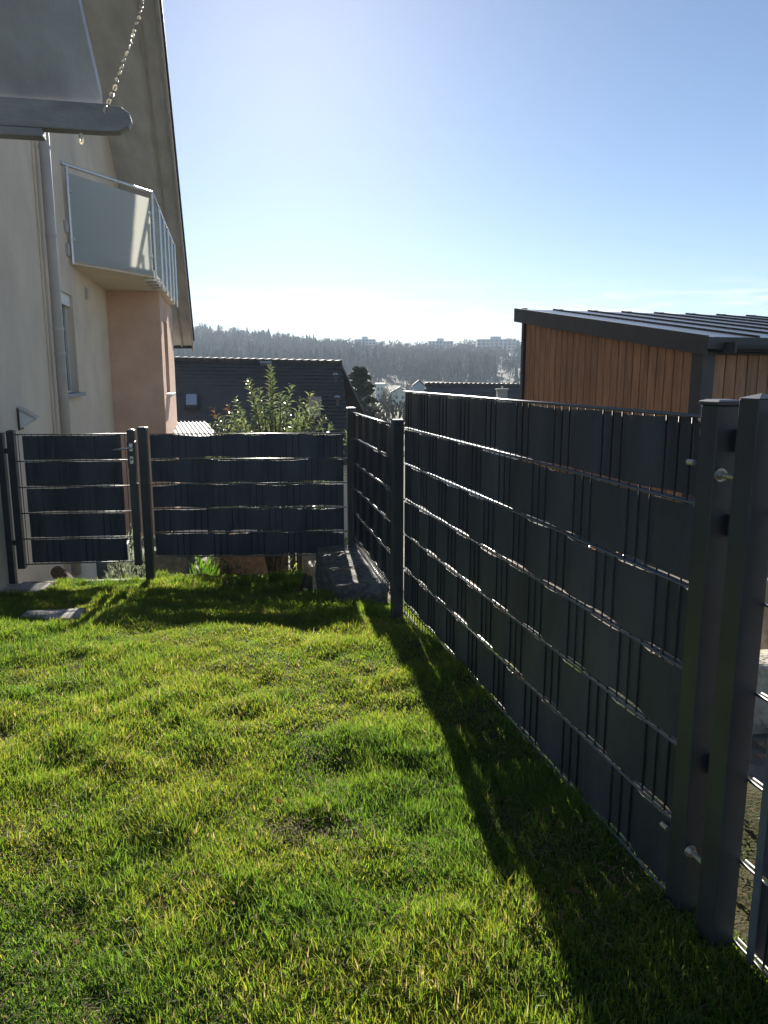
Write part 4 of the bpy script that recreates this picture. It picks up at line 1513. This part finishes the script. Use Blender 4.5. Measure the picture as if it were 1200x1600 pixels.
# stones beyond the near gate
for k, (x, y, w, h, lab) in enumerate(((1.52, 2.95, .20, .22, 'pale sunlit stone seen through the slot beside the near gate'), (1.36, 3.25, .16, .30, 'taller pale stone behind the gap between post and near gate'), (1.95, 3.3, .26, .42, 'larger pale stone farther back behind the near gate'), (1.22, 1.95, .15, .02, 'low flat pale stone on the gravel just behind the near gate'))):
    rough_block('garden_stone', Fr(x, y, 25 * k), -w / 2, w / 2, -w * .7, w * .7, -0.15, h, M['pale_stone'], lab, 'stone', 0.02, 'stones in the neighbouring yard', (3, 3, 2), 60 + k)

# ------------------------------------------------------------------ the grass
def blades(n, ylo, yhi, seed, lmin, lmax, wmin, wmax):
    g = np.random.default_rng(seed)
    # tufts first, then blades gathered round each
    nt_ = n // 26
    ty = g.uniform(ylo, yhi, nt_)
    xl, xr = np.maximum(wall_x(ty) + .03, -0.75 * ty - .6), np.minimum(fence_x(ty) + 0.55, 0.72 * ty + 0.25)
    tx = xl + (xr - xl) * g.random(nt_)
    keep = g.random(nt_) < (xr - xl) / 4.5
    tx, ty = tx[keep], ty[keep]
    nb_ = np.clip(g.gamma(2.2, 12, len(tx)), 4, 90).astype(int)
    ti = np.repeat(np.arange(len(tx)), nb_)
    sp = (0.012 + 0.045 * g.random(len(tx)))[ti]
    ox, oy = g.normal(0, 1, len(ti)) * sp, g.normal(0, 1, len(ti)) * sp
    x, y = tx[ti] + ox, ty[ti] + oy
    tl = g.uniform(.7, 1.3, len(tx))[ti]
    tcol = g.normal(0, .12, len(tx))[ti]
    bald = vnoise(x, y, 3.1, 31) * .6 + vnoise(x, y, 9.0, 32) * .4
    keep = (bald > 0.27) | (g.random(len(x)) < 0.40)
    # stay off block, slabs and steps
    bs = (x - FB.o[0]) * FB.u[0] + (y - FB.o[1]) * FB.u[1]
    bt = (x - FB.o[0]) * FB.n[0] + (y - FB.o[1]) * FB.n[1]
    keep &= ~((bs > -0.01) & (bt > -0.37) & (bt < 0.1))
    gs = (x - FG.o[0]) * FG.u[0] + (y - FG.o[1]) * FG.u[1]
    gt = (x - FG.o[0]) * FG.n[0] + (y - FG.o[1]) * FG.n[1]
    keep &= ~((gs < 0.27) & (gt < 0.56))
    keep &= ~((np.abs(x - SS.x) < 0.17) & (np.abs(y - SS.y) < 0.13))
    keep &= ~((y > 5.3) & (x > -0.68)) & (y < 6.2)
    keep &= ~((x > fence_x(y) + .05) & (g.random(len(x)) < .6)) & ~((x > fence_x(y) + .10) & (y < 3.2))
    keep &= ~((gt < -0.08) & (gs < gw + .06))
    keep &= y > 0.6
    x, y, ox, oy, tl, tcol = x[keep], y[keep], ox[keep], oy[keep], tl[keep], tcol[keep]
    m_ = len(x)
    tall = vnoise(x, y, 2.4, 41) * .55 + vnoise(x, y, 8.0, 42) * .45
    ln_ = (lmin + (lmax - lmin) * np.clip((tall - .28) * 2.2, 0, 1.25)) * g.uniform(.55, 1.2, m_) * tl
    wd_ = g.uniform(wmin, wmax, m_)
    z = lawn_z(x, y) - 0.004
    lean_a = np.arctan2(oy, ox) + g.normal(0, .8, m_)
    flow = vnoise(x, y, 1.7, 51) * 6.28
    lean_a = np.where(g.random(m_) < .35, flow + g.normal(0, .4, m_), lean_a)
    lean = np.clip(g.normal(.55, .30, m_), .05, 1.5)
    dx, dy = np.cos(lean_a), np.sin(lean_a)
    hz = np.cos(lean * .6)
    hx = np.sin(lean * .6)
    face = lean_a + np.pi / 2 + g.normal(0, .9, m_)
    wx, wy = np.cos(face) * wd_ * .5, np.sin(face) * wd_ * .5
    p0_ = np.stack([x, y, z], 1)
    mid = p0_ + np.stack([dx * hx, dy * hx, hz], 1) * (ln_ * .55)[:, None]
    h2 = np.clip(lean * 1.5, 0, 1.9)
    tip = mid + np.stack([dx * np.sin(h2), dy * np.sin(h2), np.cos(h2)], 1) * (ln_ * .5)[:, None]
    W = np.stack([wx, wy, np.zeros(m_)], 1)
    V = np.stack([p0_ - W * .8, p0_ + W * .8, mid - W, mid + W, tip], 1).reshape(-1, 3)
    b0 = np.arange(m_)[:, None] * 5
    lo = np.concatenate([b0 + np.array([[0, 1, 3, 2]]), b0 + np.array([[2, 3, 4]])], 1).ravel()
    st_ = np.stack([np.arange(m_) * 7, np.arange(m_) * 7 + 4], 1).ravel()
    to_ = np.tile([4, 3], m_)
    # blade tones: fresh green, yellow green, dry straw by patch
    pat = vnoise(x, y, 1.1, 61) * .5 + vnoise(x, y, 4.5, 62) * .5 + g.normal(0, .10, m_) + tcol
    fresh, yel, deep, straw = np.array([.120, .220, .032]), np.array([.235, .265, .046]), np.array([.065, .150, .030]), np.array([.34, .28, .14])
    f = np.clip((pat - .35) / .35, 0, 1)[:, None]
    c = deep * (1 - f) + yel * f
    c = np.where((g.random(m_) < .45)[:, None], fresh, c)
    dry = g.random(m_) < (.02 + .12 * np.clip((pat - .55) * 3, 0, 1))
    c = np.where(dry[:, None], straw, c)
    c = c * g.uniform(.75, 1.25, m_)[:, None]
    c5 = np.repeat(c[:, None, :], 5, axis=1)
    c5[:, 4] = c5[:, 4] * .75 + np.array([.27, .31, .09]) * .25       # tips turned a little yellow
    return V, lo, st_, to_, c5.reshape(-1, 3)


parts = [blades(560000, 0.7, 2.6, 1, .015, .048, .0013, .0034), blades(360000, 2.6, 4.3, 2, .017, .055, .0018, .0042), blades(190000, 4.3, 6.2, 3, .022, .07, .0026, .005)]
VV, LO, ST, TO, CC = [], [], [], [], []
vb = lb = 0
for (V, lo, st_, to_, c) in parts:
    VV.append(V); LO.append(lo + vb); ST.append(st_ + lb); TO.append(to_); CC.append(c)
    vb += len(V)
    lb += len(lo)
gm = np_mesh('grass', np.concatenate(VV), np.concatenate(LO), np.concatenate(ST), np.concatenate(TO), np.concatenate(CC), smooth=False)
put('grass', gm, M['grass'], kind='stuff', label='short uneven sunlit grass of the lawn', category='grass')
print('grass blades', vb // 5)

# moss, clover and dead leaves between the blades
g = np.random.default_rng(77)
n = 26000
y = 0.8 + 5.0 * g.random(n) ** 1.4
x = np.maximum(wall_x(y) + .05, -0.6 * y - .2) + (np.minimum(fence_x(y) + .5, .66 * y + .2) - np.maximum(wall_x(y) + .05, -0.6 * y - .2)) * g.random(n)
kp = (vnoise(x, y, 2.6, 71) * .6 + vnoise(x, y, 7, 72) * .4 > .47) & ~((y > 4.9) & (x > -0.68))
x, y = x[kp], y[kp]
n = len(x)
p = np.stack([x, y, lawn_z(x, y) + g.uniform(.002, .028, n)], 1)
d = np.stack([g.normal(0, 1, n), g.normal(0, 1, n), g.uniform(-.1, .35, n)], 1)
l = g.uniform(.006, .014, n)
c = np.where((g.random(n) < .12)[:, None], np.array([[.20, .13, .07]]), np.array([[.075, .12, .028]])) * g.uniform(.6, 1.3, (n, 1))
tr3, cc3 = leaf_quads(p, d, np.tile([[0, 0, 1.0]], (n, 1)) + g.normal(0, .25, (n, 3)), l, l * .8, c, .15)
put('clover', tri_mesh('clover', tr3, cc3), M['moss'], kind='stuff', label='small clover and moss leaves between the grass blades', category='ground cover')

# thatch: dead blades lying flat between the living ones, and a few fallen leaves
n = 30000
y = 0.8 + 5.0 * g.random(n) ** 1.4
x = np.maximum(wall_x(y) + .05, -0.6 * y - .2) + (np.minimum(fence_x(y), .66 * y + .2) - np.maximum(wall_x(y) + .05, -0.6 * y - .2)) * g.random(n)
bald = vnoise(x, y, 3.1, 31) * .6 + vnoise(x, y, 9.0, 32) * .4
kp = ((bald < .42) | (g.random(n) < .22)) & ~((y > 4.9) & (x > -0.68))
x, y = x[kp], y[kp]
n = len(x)
p = np.stack([x, y, lawn_z(x, y) + g.uniform(.002, .022, n)], 1)
d = np.stack([g.normal(0, 1, n), g.normal(0, 1, n), g.uniform(-.15, .25, n)], 1)
l = g.uniform(.015, .05, n)
w_ = g.uniform(.0015, .0035, n)
lf = g.random(n) < .004
l = np.where(lf, g.uniform(.02, .035, n), l)
w_ = np.where(lf, l * .6, w_)
c = np.where(lf[:, None], np.array([[.20, .11, .055]]), np.array([[.33, .27, .15]])) * g.uniform(.45, 1.2, (n, 1))
tr5, cc5 = leaf_quads(p, d, np.tile([[0, 0, 1.0]], (n, 1)) + g.normal(0, .25, (n, 3)), l, w_, c, .1)
put('thatch', tri_mesh('thatch', tr5, cc5), M['moss'], kind='stuff', label='dead straw coloured blades lying between the living grass', category='thatch')

# litter of dry leaves and chips beyond the right-hand fence
n = 2600
y = g.uniform(0.4, 6.0, n)
x = fence_x(y) + 0.15 + 1.9 * g.random(n) ** 1.3
p = np.stack([x, y, np.where(x < fence_x(y) + .5, lawn_z(x, y), -0.06) + g.uniform(.01, .04, n)], 1)
d = np.stack([g.normal(0, 1, n), g.normal(0, 1, n), g.uniform(-.2, .6, n)], 1)
l = g.uniform(.02, .06, n)
c = np.array([[.26, .17, .10]]) * g.uniform(.4, 1.5, (n, 1))
tr4, cc4 = leaf_quads(p, d, np.tile([[0, 0, 1.0]], (n, 1)) + g.normal(0, .4, (n, 3)), l, l * .5, c, .3)
put('leaf_litter', tri_mesh('leaf_litter', tr4, cc4), M['leaf'], kind='stuff', label='dry brown leaves scattered beyond the right hand fence', category='leaves')

# ------------------------------------------------------------------ haze in the valley
mh = bpy.data.materials.new('haze_air')
mh.use_nodes = True
nt = mh.node_tree
for nd in list(nt.nodes):
    if nd.type != 'OUTPUT_MATERIAL':
        nt.nodes.remove(nd)
pv = nt.nodes.new("ShaderNodeVolumePrincipled")
pv.inputs['Color'].default_value = (0.70, 0.84, 1.0, 1)
pv.inputs['Density'].default_value = 0.00044
pv.inputs['Anisotropy'].default_value = 0.0
nt.links.new(pv.outputs[0], nt.nodes['Material Output'].inputs['Volume'])
MB().box(WORLD, -100, 1900, -2600, 2600, -70, 75).build('haze', mh, kind='stuff')
